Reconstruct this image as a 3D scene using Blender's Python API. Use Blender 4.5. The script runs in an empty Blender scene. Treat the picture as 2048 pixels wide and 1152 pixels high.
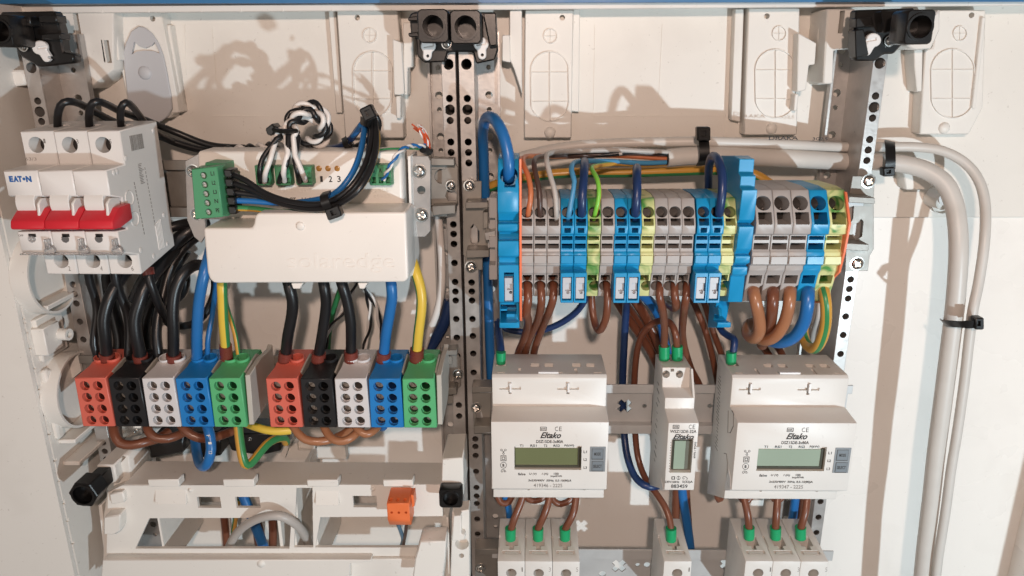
import bpy, bmesh, math, random
from mathutils import Vector, Matrix
random.seed(7)
D = bpy.data
SC = bpy.context.scene
COL = SC.collection
S = 0.001                      # the build works in millimetres, Y = distance from the lens into the cabinet
H0 = Vector((0, 0, 1.4))       # the lens is 1.4 m above the floor

# ---------------------------------------------------------------- camera
FPX = 1479.0                   # focal length in photo pixels (26 mm equivalent)
_down = Vector((32, 4744, FPX)).normalized()
_in = Vector((32, -(FPX * FPX + 32 * 32) / 4744, FPX)).normalized()
_rt = _down.cross(_in)
if _rt.x < 0: _rt = -_rt
def _w(p): return Vector((p.dot(_rt), p.dot(_in), -p.dot(_down)))
cam_d = D.cameras.new('camera'); cam = D.objects.new('camera', cam_d); COL.objects.link(cam)
cam_d.sensor_width = 36; cam_d.lens = FPX / 2048 * 36; cam_d.clip_start = 0.01; cam_d.clip_end = 20
_x = _w(Vector((1, 0, 0))); _y = _w(Vector((0, -1, 0))); _z = _w(Vector((0, 0, -1)))
cam.matrix_world = Matrix(((_x.x, _y.x, _z.x, H0.x), (_x.y, _y.y, _z.y, H0.y), (_x.z, _y.z, _z.z, H0.z), (0, 0, 0, 1)))
SC.camera = cam

# ---------------------------------------------------------------- light: room world, one hard work lamp low right, one warm torch, one added fill lamp on the left
wd = D.worlds.new('World'); SC.world = wd; wd.use_nodes = True
bg = wd.node_tree.nodes['Background']; bg.inputs[0].default_value = (1.0, 0.82, 0.70, 1); bg.inputs[1].default_value = 0.13
def lamp(name, kind, loc, energy, col, size, target=None):
    l = D.lights.new(name, kind); l.energy = energy; l.color = col
    if kind == 'AREA': l.size = size
    else: l.shadow_soft_size = size
    o = D.objects.new(name, l); COL.objects.link(o); o.location = Vector(loc) * S + H0
    if target is not None:
        o.rotation_euler = ((Vector(target) - Vector(loc))).to_track_quat('-Z', 'Y').to_euler()
    return o
lamp('work_lamp', 'POINT', (440, -340, -315), 18.5, (0.76, 0.915, 1.0), 0.010)           # cool, low on the right
lamp('torch', 'POINT', (15, -190, 120), 8.9, (1.0, 0.735, 0.60), 0.014)                 # warm, held beside the lens
lamp('fill_lamp', 'AREA', (-480, -700, -200), 1.3, (1.0, 0.93, 0.87), 0.45, (-150, 450, -200))  # added fill from front left, lifts the left flange and the cover
SC.view_settings.view_transform = 'Standard'; SC.view_settings.look = 'None'
SC.view_settings.exposure = 0.12; SC.view_settings.gamma = 1

# ---------------------------------------------------------------- helpers
def P(u, v, Y):
    d = _w(Vector((u - 1024, v - 576, FPX)))
    return d * (Y / d.y)
def PX(u, v, Y): return P(u, v, Y).x
def PZ(u, v, Y): return P(u, v, Y).z
def mmpx(u, v, Y):             # millimetres per photo pixel at that spot
    d = _w(Vector((u - 1024, v - 576, FPX)))
    return Y / d.y
def lin(c): 
    c = c / 255
    return c / 12.92 if c < 0.04045 else ((c + 0.055) / 1.055) ** 2.4
def rgb(r, g, b): return (lin(r), lin(g), lin(b), 1)

MATS = {}
def mat(name, col, rough=0.45, metal=0.0, var=0.06, nscale=90, bump=0.03, bscale=900, spec=0.5, rvar=0.08, trans=0.0, alpha=1.0, coat=0.0, grime=0.0):
    m = D.materials.new(name); m.use_nodes = True
    nt = m.node_tree; N = nt.nodes; L = nt.links; b = N['Principled BSDF']
    c = rgb(*col)
    tc = N.new('ShaderNodeTexCoord')
    n1 = N.new('ShaderNodeTexNoise'); n1.inputs['Scale'].default_value = nscale; n1.inputs['Detail'].default_value = 5
    L.new(tc.outputs['Object'], n1.inputs['Vector'])
    mx = N.new('ShaderNodeMix'); mx.data_type = 'RGBA'
    mx.inputs[6].default_value = tuple(x * (1 - var) for x in c[:3]) + (1,)
    mx.inputs[7].default_value = tuple(min(1, x * (1 + var)) for x in c[:3]) + (1,)
    L.new(n1.outputs['Fac'], mx.inputs[0]); col_out = mx.outputs[2]
    if grime:                  # handling smudges and specks of drill dust
        for sc, lo, hi, amt, det in ((22, 0.52, 0.72, grime * 0.8, 6), (420, 0.70, 0.76, grime * 2.2, 2)):
            g = N.new('ShaderNodeTexNoise'); g.inputs['Scale'].default_value = sc; g.inputs['Detail'].default_value = det; g.inputs['Distortion'].default_value = 0.4
            L.new(tc.outputs['Object'], g.inputs['Vector'])
            r = N.new('ShaderNodeMapRange'); r.inputs[1].default_value = lo; r.inputs[2].default_value = hi; r.inputs[4].default_value = amt
            L.new(g.outputs['Fac'], r.inputs[0])
            m2 = N.new('ShaderNodeMix'); m2.data_type = 'RGBA'; m2.inputs[7].default_value = rgb(120, 104, 88)
            L.new(r.outputs[0], m2.inputs[0]); L.new(col_out, m2.inputs[6]); col_out = m2.outputs[2]
    L.new(col_out, b.inputs['Base Color'])
    mr = N.new('ShaderNodeMapRange'); mr.inputs[3].default_value = max(0.02, rough - rvar); mr.inputs[4].default_value = min(1, rough + rvar)
    L.new(n1.outputs['Fac'], mr.inputs[0]); L.new(mr.outputs[0], b.inputs['Roughness'])
    b.inputs['Metallic'].default_value = metal
    b.inputs['Specular IOR Level'].default_value = spec
    if bump:
        n2 = N.new('ShaderNodeTexNoise'); n2.inputs['Scale'].default_value = bscale; n2.inputs['Detail'].default_value = 3
        L.new(tc.outputs['Object'], n2.inputs['Vector'])
        bp = N.new('ShaderNodeBump'); bp.inputs['Strength'].default_value = bump; bp.inputs['Distance'].default_value = 0.0006
        L.new(n2.outputs['Fac'], bp.inputs['Height']); L.new(bp.outputs[0], b.inputs['Normal'])
    if trans: b.inputs['Transmission Weight'].default_value = trans; b.inputs['IOR'].default_value = 1.35
    if coat: b.inputs['Coat Weight'].default_value = coat; b.inputs['Coat Roughness'].default_value = 0.15
    MATS[name] = m
    return m
cream = mat('cream_plastic', (224, 221, 215), 0.42, var=0.03, nscale=14, bump=0.03, grime=0.10)
cream_wall = mat('cream_wall', (224, 220, 213), 0.40, var=0.035, nscale=9, bump=0.04, bscale=300, grime=0.10)
white_metal = mat('white_painted_metal', (236, 233, 228), 0.28, var=0.02, nscale=10, bump=0.03, bscale=250, grime=0.07)
device = mat('light_grey_plastic', (214, 211, 206), 0.42, var=0.025, nscale=30, bump=0.05, bscale=1500, grime=0.05)
switch_m = mat('switch_plastic', (216, 214, 211), 0.38, var=0.02, nscale=30, bump=0.03)
box_m = mat('white_box_plastic', (228, 224, 218), 0.36, var=0.02, nscale=20, bump=0.04, grime=0.05)
term_grey = mat('terminal_grey', (166, 161, 158), 0.42, var=0.04)
term_blue = mat('terminal_blue', (24, 140, 192), 0.36, var=0.05)
orange_m = mat('orange_plastic', (232, 122, 84), 0.42)
orange_plug = mat('orange_plug_plastic', (226, 116, 66), 0.42)
red_m = mat('red_block', (206, 102, 86), 0.42)
black_m = mat('black_block', (30, 30, 32), 0.38)
greyblk_m = mat('grey_block', (205, 203, 204), 0.4)
blue_m = mat('blue_block', (30, 118, 186), 0.38)
green_m = mat('green_block', (86, 172, 116), 0.42)
holder_m = mat('grey_end_plate', (178, 174, 166), 0.45)
black_plastic = mat('black_plastic', (22, 21, 21), 0.34, bump=0.04)
red_lever = mat('red_lever', (200, 42, 54), 0.34)
green_plug = mat('green_plug', (72, 142, 102), 0.45)
upright_inside = mat('upright_inside', (58, 53, 49), 0.7)  # dark colour paints in the unlit inside of the uprights
dark = mat('dark_inside', (24, 22, 21), 0.6)
ink = mat('black_ink', (35, 33, 34), 0.6, bump=0)
ink_grey = mat('grey_ink', (128, 124, 120), 0.6, bump=0)
ink_blue = mat('blue_ink', (34, 92, 158), 0.5, bump=0)
ink_dark = mat('dark_ink', (60, 58, 56), 0.5, bump=0)
emboss = mat('embossed_plastic', (226, 221, 214), 0.4, bump=0)
lcd = mat('lcd_glass', (106, 112, 80), 0.22, var=0.03, nscale=40, bump=0)
lcd2 = mat('lcd_pale_glass', (146, 162, 146), 0.2, var=0.03, nscale=40, bump=0)
lcd_edge = mat('lcd_frame', (62, 62, 52), 0.3, bump=0)
pad_m = mat('keypad_grey', (128, 134, 138), 0.5)
key_m = mat('key_grey', (112, 120, 126), 0.5)
zinc = mat('galvanised_steel', (176, 173, 170), 0.36, 0.5, var=0.2, nscale=160, bump=0.10, bscale=420, rvar=0.16)
zinc_dark = mat('dull_steel', (140, 136, 130), 0.46, 0.55, var=0.14, nscale=120, bump=0.08, bscale=500, rvar=0.12)
rail_m = mat('grey_rail_steel', (188, 188, 187), 0.5, 0.3, var=0.10, nscale=120, bump=0.05)
screw_m = mat('screw_steel', (196, 194, 190), 0.24, 1.0, var=0.15, nscale=700, bump=0.05)
w_black = mat('black_insulation', (26, 26, 28), 0.36, bump=0.05, bscale=700)
w_blue = mat('blue_insulation', (34, 104, 168), 0.34, bump=0.05, bscale=700)
w_navy = mat('navy_insulation', (30, 52, 94), 0.34, bump=0.04)
w_lblue = mat('light_blue_insulation', (74, 142, 184), 0.4, bump=0.04)
w_brown = mat('brown_insulation', (112, 67, 48), 0.32, bump=0.05, bscale=700)
w_tan = mat('pale_brown_insulation', (158, 107, 76), 0.32, bump=0.05, bscale=700)
w_yellow = mat('yellow_insulation', (216, 184, 70), 0.36, bump=0.04)
w_amber = mat('amber_insulation', (200, 150, 62), 0.36, bump=0.04)
w_green = mat('green_insulation', (52, 128, 76), 0.36, bump=0.04)
w_lgreen = mat('light_green_insulation', (122, 196, 70), 0.36, bump=0.04)
w_grey = mat('grey_sheath', (176, 171, 166), 0.42, bump=0.05, bscale=500)
w_lgrey = mat('pale_grey_sheath', (202, 198, 192), 0.42, bump=0.05, bscale=500)
w_dkbrown = mat('dark_brown_insulation', (74, 56, 50), 0.36, bump=0.04)
w_orange = mat('orange_insulation', (190, 112, 74), 0.36, bump=0.04)
w_white = mat('white_insulation', (222, 218, 214), 0.36, bump=0.04)
sleeve_m = mat('brown_sleeve', (112, 54, 46), 0.28, bump=0.03)
ferrule_m = mat('green_ferrule', (22, 150, 96), 0.32, bump=0.03)
copper = mat('orange_strand', (198, 84, 46), 0.4)
grey_flap_m = mat('grey_flap_plastic', (184, 185, 188), 0.5, var=0.02)
clip_white = mat('white_clip_plastic', (224, 223, 222), 0.4)
slider_m = mat('slider_plastic', (184, 188, 194), 0.4)
shaded_clamp_m = mat('shaded_clamp_steel', (40, 37, 35), 0.5, 0.3)  # steel deep in holes, coloured dark as the shade there
clear_m = mat('clear_plastic', (236, 236, 236), 0.12, trans=0.85, bump=0)
led_m = mat('amber_led', (176, 128, 62), 0.25)
blue_paint = mat('blue_edge_paint', (48, 112, 162), 0.4)
def swirl(name):               # green moulded plastic with pale yellow swirls
    m = mat(name, (90, 150, 60), 0.42, bump=0.03)
    nt = m.node_tree; N = nt.nodes; L = nt.links
    tc = N.new('ShaderNodeTexCoord'); n = N.new('ShaderNodeTexNoise')
    n.inputs['Scale'].default_value = 70; n.inputs['Detail'].default_value = 2; n.inputs['Distortion'].default_value = 1.6
    L.new(tc.outputs['Object'], n.inputs['Vector'])
    r = N.new('ShaderNodeValToRGB'); e = r.color_ramp.elements
    e[0].position = 0.38; e[0].color = rgb(70, 134, 62); e[1].position = 0.66; e[1].color = rgb(206, 208, 148)
    L.new(n.outputs['Fac'], r.inputs[0]); L.new(r.outputs[0], N['Principled BSDF'].inputs['Base Color'])
    return m
term_gy = swirl('green_yellow_plastic')
term_gy2 = swirl('yellow_green_plastic')
_e = [n for n in term_gy2.node_tree.nodes if n.type == 'VALTORGB'][0].color_ramp.elements
_e[0].position = 0.30; _e[1].position = 0.46

LOC = {}                       # millimetre origin of every object made here
class B:
    def __init__(s): s.v = []; s.f = []; s.m = []
    def add(s, vs, fs, mi=0):
        o = len(s.v); s.v += [Vector(p) for p in vs]
        for f in fs: s.f.append([i + o for i in f]); s.m.append(mi)
        return s
    def box(s, x0, x1, y0, y1, z0, z1, mi=0):
        return s.add([(x0, y0, z0), (x1, y0, z0), (x1, y1, z0), (x0, y1, z0), (x0, y0, z1), (x1, y0, z1), (x1, y1, z1), (x0, y1, z1)],
                     [(0, 3, 2, 1), (4, 5, 6, 7), (0, 1, 5, 4), (1, 2, 6, 5), (2, 3, 7, 6), (3, 0, 4, 7)], mi)
    def pbox(s, u0, v0, u1, v1, yf, yb, mi=0):        # front face given by photo pixels on the plane yf
        um, vm = (u0 + u1) / 2, (v0 + v1) / 2
        return s.box(PX(u0, vm, yf), PX(u1, vm, yf), yf, yb, PZ(um, v1, yf), PZ(um, v0, yf), mi)
    def prism(s, prof, x0, x1, mi=0):                 # profile of (y, z), extruded along X
        n = len(prof)
        vs = [(x0, y, z) for y, z in prof] + [(x1, y, z) for y, z in prof]
        fs = [list(range(n)), list(range(2 * n - 1, n - 1, -1))] + [(i, i + n, (i + 1) % n + n, (i + 1) % n) for i in range(n)]
        return s.add(vs, fs, mi)
    def plate(s, poly, y0, y1, mi=0):                 # polygon of (x, z), extruded along depth
        n = len(poly)
        vs = [(x, y0, z) for x, z in poly] + [(x, y1, z) for x, z in poly]
        fs = [list(range(n)), list(range(2 * n - 1, n - 1, -1))] + [(i, i + n, (i + 1) % n + n, (i + 1) % n) for i in range(n)]
        return s.add(vs, fs, mi)
    def pplate(s, pts, yf, yb, mi=0):
        return s.plate([(PX(u, v, yf), PZ(u, v, yf)) for u, v in pts], yf, yb, mi)
    def vprism(s, poly, z0, z1, mi=0):                # polygon of (x, y), extruded upward
        n = len(poly)
        vs = [(x, y, z0) for x, y in poly] + [(x, y, z1) for x, y in poly]
        fs = [list(range(n)), list(range(2 * n - 1, n - 1, -1))] + [(i, i + n, (i + 1) % n + n, (i + 1) % n) for i in range(n)]
        return s.add(vs, fs, mi)
    def lathe(s, c, axis, prof, n=20, mi=0, phase=0.0):          # prof: (distance along axis, radius)
        c = Vector(c); a = Vector(axis).normalized()
        e1 = a.cross(Vector((0, 0, 1)) if abs(a.z) < 0.9 else Vector((1, 0, 0))).normalized(); e2 = a.cross(e1)
        vs = []
        for h, r in prof:
            for k in range(n):
                t = 2 * math.pi * k / n + phase
                vs.append(c + a * h + (e1 * math.cos(t) + e2 * math.sin(t)) * r)
        fs = []
        for i in range(len(prof) - 1):
            for k in range(n):
                fs.append((i * n + k, i * n + (k + 1) % n, (i + 1) * n + (k + 1) % n, (i + 1) * n + k))
        fs.append(list(range(n - 1, -1, -1))); fs.append([(len(prof) - 1) * n + k for k in range(n)])
        return s.add(vs, fs, mi)
    def cyl(s, c, axis, r, h, n=20, mi=0): return s.lathe(c, axis, [(0, r), (h, r)], n, mi)
    def ring(s, c, axis, r0, r1, h, n=28, mi=0):      # open pipe wall
        c = Vector(c); a = Vector(axis).normalized()
        e1 = a.cross(Vector((0, 0, 1)) if abs(a.z) < 0.9 else Vector((1, 0, 0))).normalized(); e2 = a.cross(e1)
        vs = []
        for hh, r in ((0, r0), (h, r0), (h, r1), (0, r1)):
            for k in range(n):
                t = 2 * math.pi * k / n
                vs.append(c + a * hh + (e1 * math.cos(t) + e2 * math.sin(t)) * r)
        fs = []
        for i in range(4):
            j = (i + 1) % 4
            for k in range(n): fs.append((i * n + k, i * n + (k + 1) % n, j * n + (k + 1) % n, j * n + k))
        return s.add(vs, fs, mi)
    def tube(s, path, r, n=12, stripe=None, cap=True, twist=0.0):
        path = [Vector(p) for p in path]; m = len(path)
        T = [(path[min(i + 1, m - 1)] - path[max(i - 1, 0)]).normalized() for i in range(m)]
        e = T[0].cross(Vector((0, 1, 0)))
        if e.length < 0.05: e = T[0].cross(Vector((1, 0, 0)))
        e.normalize(); vs = []
        for i in range(m):
            e = (e - T[i] * e.dot(T[i])).normalized(); e2 = T[i].cross(e)
            rr = r[i] if isinstance(r, list) else r
            for k in range(n):
                t = 2 * math.pi * k / n + twist * i
                vs.append(path[i] + (e * math.cos(t) + e2 * math.sin(t)) * rr)
        o = len(s.v); s.v += vs
        for i in range(m - 1):
            for k in range(n):
                s.f.append([o + i * n + k, o + i * n + (k + 1) % n, o + (i + 1) * n + (k + 1) % n, o + (i + 1) * n + k])
                s.m.append(1 if stripe and (k in stripe) else 0)
        if cap:
            s.f.append([o + k for k in range(n - 1, -1, -1)]); s.m.append(0)
            s.f.append([o + (m - 1) * n + k for k in range(n)]); s.m.append(0)
        return s
    def xform(s, M):
        s.v = [M @ p for p in s.v]; return s
    def build(s, name, ms, parent=None, bevel=0.0, seg=1, cut=None, smooth=38, bev_angle=0.5):
        if not isinstance(ms, (list, tuple)): ms = [ms]
        if parent is not None: o0 = LOC[parent]
        else:
            lo = Vector((min(p.x for p in s.v), min(p.y for p in s.v), min(p.z for p in s.v)))
            hi = Vector((max(p.x for p in s.v), max(p.y for p in s.v), max(p.z for p in s.v)))
            o0 = Vector(((lo.x + hi.x) / 2, (lo.y + hi.y) / 2, lo.z))
        me = mesh_of(s, o0, bevel, seg, bev_angle)
        if cut is not None:
            me = boolean(me, mesh_of(cut, o0, 0, 1, 1))
        idx = [p.material_index for p in me.polygons]
        me.materials.clear()
        for m in ms: me.materials.append(m)
        me.polygons.foreach_set('material_index', [min(i, len(ms) - 1) for i in idx])
        me.polygons.foreach_set('use_smooth', [True] * len(me.polygons))
        me.set_sharp_from_angle(angle=math.radians(smooth))
        me.name = name
        o = D.objects.new(name, me); COL.objects.link(o)
        if parent is not None: o.parent = parent
        else: o.location = o0 * S + H0
        LOC[o] = o0
        return o
def mesh_of(s, o0, bevel, seg, bev_angle):
    me = D.meshes.new('m'); me.from_pydata([tuple((p - o0) * S) for p in s.v], [], s.f)
    for _ in range(2): me.materials.append(None)
    me.polygons.foreach_set('material_index', s.m)
    bm = bmesh.new(); bm.from_mesh(me)
    bmesh.ops.recalc_face_normals(bm, faces=bm.faces)
    if bevel:
        es = [e for e in bm.edges if len(e.link_faces) == 2 and e.calc_face_angle(0) > bev_angle]
        bmesh.ops.bevel(bm, geom=es, offset=bevel * S, segments=seg, affect='EDGES', profile=0.5, clamp_overlap=True)
    bm.to_mesh(me); bm.free()
    return me
def boolean(ma, mb):
    a = D.objects.new('ta', ma); b = D.objects.new('tb', mb)
    COL.objects.link(a); COL.objects.link(b)
    md = a.modifiers.new('b', 'BOOLEAN'); md.object = b; md.operation = 'DIFFERENCE'; md.solver = 'EXACT'; md.use_self = True
    dg = bpy.context.evaluated_depsgraph_get(); dg.update()
    me = D.meshes.new_from_object(a.evaluated_get(dg), depsgraph=dg)
    D.objects.remove(a); D.objects.remove(b)
    return me
def tag(o, label=None, cat=None, group=None, kind=None):
    if label: o['label'] = label
    if cat: o['category'] = cat
    if group: o['group'] = group
    if kind: o['kind'] = kind
    return o
def thing(name, label, cat, loc, group=None):
    o = D.objects.new(name, None); COL.objects.link(o); o.empty_display_size = 0.01
    o.location = Vector(loc) * S + H0; LOC[o] = Vector(loc)
    return tag(o, label, cat, group)
def dup(o, d=(0, 0, 0), label=None, parent=None, top=True):
    c = o.copy(); COL.objects.link(c); d = Vector(d)
    if top: c.location = o.location + d * S; LOC[c] = LOC[o] + d
    else: c.parent = parent; LOC[c] = LOC[o] + d
    if label: c['label'] = label
    for ch in o.children: dup(ch, d, None, c, False)
    return c
def smoothpath(pts, step=6):
    pts = [Vector(p) for p in pts]; out = []
    q = [pts[0] * 2 - pts[1]] + pts + [pts[-1] * 2 - pts[-2]]
    for i in range(1, len(q) - 2):
        p0, p1, p2, p3 = q[i - 1:i + 3]
        n = max(2, int((p2 - p1).length / 1000 * 1000 / step * 2))
        n = min(n, 14)
        for k in range(n):
            t = k / n
            out.append(0.5 * ((2 * p1) + (p2 - p0) * t + (2 * p0 - 5 * p1 + 4 * p2 - p3) * t * t + (3 * p1 - p0 - 3 * p2 + p3) * t ** 3))
    out.append(pts[-1])
    return out
def wire(label, pts, dpx, m, m2=None, stripe=None, group=None, cat='wire', name='wire', parent=None, n=14, twist=0.0, ref=None):
    r = dpx / 2 * mmpx(*(ref or pts[0]))
    b = B().tube(smoothpath([P(*p) for p in pts]), r, n, stripe, twist=twist)
    o = b.build(name, [m, m2] if m2 else m, parent, smooth=60)
    if parent is None: tag(o, label, cat, group)
    o['r_mm'] = r
    return o
def sleeve(parent, pts, dpx, m, name='sleeve', ref=None):      # a collar pushed over the wire end
    r = dpx / 2 * mmpx(*(ref or pts[0])); path = [P(*p) for p in pts]
    a = path[0]; ax = path[-1] - path[0]; h = ax.length
    return B().lathe(a, ax, [(0, r * 0.72), (0, r), (h * 0.5, r * 0.99), (h, r * 0.95), (h, r * 0.72)], 18).build(name, m, parent, smooth=40)
_fonts = {}
def text_bm(s, bold=0.0, shear=0.0):
    key = (s, bold, shear)
    if key not in _fonts:
        c = D.curves.new('t', 'FONT'); c.body = s; c.offset = bold; c.shear = shear; c.extrude = 0.01; c.resolution_u = 3
        o = D.objects.new('t', c); COL.objects.link(o)
        dg = bpy.context.evaluated_depsgraph_get(); dg.update()
        me = D.meshes.new_from_object(o.evaluated_get(dg), depsgraph=dg)
        vs = [v.co.copy() for v in me.vertices]; fs = [list(p.vertices) for p in me.polygons]
        D.objects.remove(o); D.meshes.remove(me)
        x0 = min(v.x for v in vs); x1 = max(v.x for v in vs); y0 = min(v.y for v in vs); y1 = max(v.y for v in vs)
        _fonts[key] = ([((v.x - x0) / (x1 - x0) - 0.5, (v.y - y0) / (y1 - y0) - 0.5, v.z / 0.02) for v in vs], fs)
    return _fonts[key]
def kxz(u, v, Y): return (PX(u + 1, v, Y) - PX(u - 1, v, Y)) / 2, (PZ(u, v - 1, Y) - PZ(u, v + 1, Y)) / 2
def print_text(b, s, u, v, Y, wpx, hpx, bold=0.012, shear=0.0, depth=0.10, rot=0.0, vertical=False, mi=0):
    vs, fs = text_bm(s, bold, shear); kx, kz = kxz(u, v, Y); c = P(u, v, Y)
    if vertical: kx, kz = kz, kx
    out = []
    for x, y, z in vs:
        dx, dy = x * wpx * kx, y * hpx * kz
        if rot: dx, dy = dx * math.cos(rot) - dy * math.sin(rot), dx * math.sin(rot) + dy * math.cos(rot)
        if vertical: dx, dy = -dy, dx
        out.append((c.x + dx, Y - 0.06 - (z + 0.5) * depth, c.z + dy))
    b.add(out, fs, mi)
    return b
def rect_outline(b, u, v, Y, w, h, t):
    kx, kz = kxz(u, v, Y); c = P(u, v, Y); w, h, t = w * kx / 2, h * kz / 2, t * kx
    y0, y1 = Y - 0.16, Y + 0.05
    b.box(c.x - w, c.x + w, y0, y1, c.z + h - t, c.z + h); b.box(c.x - w, c.x + w, y0, y1, c.z - h, c.z - h + t)
    b.box(c.x - w, c.x - w + t, y0, y1, c.z - h + t, c.z + h - t); b.box(c.x + w - t, c.x + w, y0, y1, c.z - h + t, c.z + h - t)
def stroke(b, pts, Y, tpx):
    pts = [P(u, v, Y - 0.05) for u, v in pts]; r = tpx / 2 * mmpx(1024, 700, Y)
    return b.tube(pts, r, 5)
_screw = {}
def screw(parent, u, v, Y, rpx, name='screw', m=None, up=0.0):        # round cross-head screw, its washer face on the plane Y
    k = mmpx(u, v, Y); r = rpx * k; c = P(u, v, Y)
    key = (round(r, 1), parent)
    b = B().lathe(c, (0, -1, 0), [(-0.3, r), (0.5, r), (0.55, r * 0.82), (1.0, r * 0.80), (1.7, r * 0.62), (2.0, r * 0.34)], 22)
    a = random.uniform(0, 1.5); cu = B()
    for q in (0, math.pi / 2):
        ca, sa = math.cos(a + q), math.sin(a + q); w, l = r * 0.11, r * 0.52
        cu.plate([(c.x + ca * x - sa * z, c.z + sa * x + ca * z) for x, z in ((-l, -w), (l, -w), (l, w), (-l, w))], Y - 3, Y - 0.7 - 0.1 * (q > 0))
    return b.build(name, m or screw_m, parent, cut=cu)
# ================================================================ the cabinet itself
W = 500                        # back wall
XL = PX(60, 700, 420)          # inner face of the left side wall
XR = PX(2032, 1100, W)         # inner face of the right side wall
YR = 400  # front edge of the right side wall
ZT = PZ(1024, 27, W)           # underside of the cabinet top
ZB = -640
ZU = PZ(1780, 437, W - 3)      # lower edge of the moulded upper panel
tag(B().box(XL - 30, XR + 30, W + 3, W + 8, ZB, ZU + 6).build('lower_back_wall', white_metal), kind='structure')
b = B().box(XL - 30, XR + 30, W, W + 3, ZU, ZT + 5)
up = b.build('upper_back_wall', cream_wall, bevel=0.4)
tag(up, kind='structure')
# thin moulded joint lines of the upper panel
jb = B()
for (u0, v0, u1, v1) in ((1190, 50, 1187, 243), (1325, 48, 1314, 275), (1458, 48, 1448, 290), (1187, 232, 1460, 231), (370, 48, 372, 150), (425, 52, 432, 170), (425, 232, 540, 232)):
    a, c = P(u0, v0, W), P(u1, v1, W); n = (c - a).normalized(); q = Vector((-n.z, 0, n.x)) * 0.22
    jb.plate([(p.x, p.z) for p in (a + q, c + q, c - q, a - q)], W - 0.35, W + 1)
jb.build('panel_seam', cream_wall, up)
tag(B().box(XR, XR + 4, YR, W + 8, ZB, ZT + 40).build('right_side_wall', white_metal, bevel=0.8), kind='structure')
tag(B().box(XR + 4, XR + 60, YR + 1, YR + 4, ZB, ZT + 40).build('right_flange', cream_wall), kind='structure')
# left side wall with a nibbled front edge
ls = B().box(XL - 3, XL, 421, W + 8, ZB, ZT + 5)
z = ZB
nib = B()
for v in (548, 566, 602, 640, 648, 668, 700, 740, 782, 833, 872, 925, 965, 1010, 1045, 1090):
    zz = PZ(60, v, 420); nib.box(XL - 4, XL + 1, 419, 421.9 + random.random(), zz, zz + random.uniform(1.2, 3.5))
lsw = ls.build('left_side_wall', cream, cut=nib); tag(lsw, kind='structure')
tag(B().box(XL - 120, XL - 0.6, 417, 420, ZB, ZT + 5).build('left_flange', cream), kind='structure')
# cabinet top: white rim with a blue painted outer edge
zr0, zr1 = PZ(1024, 20, 478), PZ(1024, 5.5, 478)
t = B().box(XL - 120, XR + 60, 478, W + 8, zr0 + 2.2, zr1 + 4).box(XL - 120, XR + 60, 475, 478, zr0, zr1).build('cabinet_top', cream, bevel=0.5)
tag(t, kind='structure')
rz = B()
for k in range(24):
    x = XL + k * 27 + random.uniform(-6, 6); rz.box(x, x + 0.8, 474.8, 476, zr0 - 0.01, zr0 + 2)
rz.build('rim_notch', cream, t)
tag(B().pplate([(-300, -70), (2400, -70), (2400, 2.0), (-300, 8.0)], 468, 474).build('blue_top_edge', blue_paint), kind='structure')

# ---------------------------------------------------------------- knockout plates moulded on the back wall
def oval(u0, v0, u1, v1, n=28):
    cx = (u0 + u1) / 2; rx = (u1 - u0) / 2; ry = rx * 1.02
    pts = []
    for k in range(n):
        t = 2 * math.pi * k / n
        cy = v0 + ry if math.sin(t) > 0 else v1 - ry
        pts.append((cx + rx * math.cos(t), cy - ry * math.sin(t)))
    return pts
def ridge(b, pts, Y, wpx, hh, closed=True):
    q = [P(u, v, Y) for u, v in pts]; n = len(q); w = wpx / 2 * mmpx(1024, 100, Y); vs = []
    for i in range(n):
        p0, p1 = (q[i - 1], q[(i + 1) % n]) if closed else (q[max(i - 1, 0)], q[min(i + 1, n - 1)])
        t = (p1 - p0).normalized(); o = Vector((-t.z, 0, t.x)); c = q[i]
        vs += [(c.x + o.x * w, Y + 0.3, c.z + o.z * w), (c.x + o.x * w * .6, Y - hh, c.z + o.z * w * .6), (c.x - o.x * w * .6, Y - hh, c.z - o.z * w * .6), (c.x - o.x * w, Y + 0.3, c.z - o.z * w)]
    m = n if closed else n - 1
    fs = [(4 * i + k, 4 * i + k + 1, 4 * ((i + 1) % n) + k + 1, 4 * ((i + 1) % n) + k) for i in range(m) for k in range(3)]
    fs += [(4 * i + 3, 4 * i, 4 * ((i + 1) % n), 4 * ((i + 1) % n) + 3) for i in range(m)]
    if not closed: fs += [(0, 1, 2, 3), (4 * n - 1, 4 * n - 2, 4 * n - 3, 4 * n - 4)]
    b.add(vs, fs)
YP = 488
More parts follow.
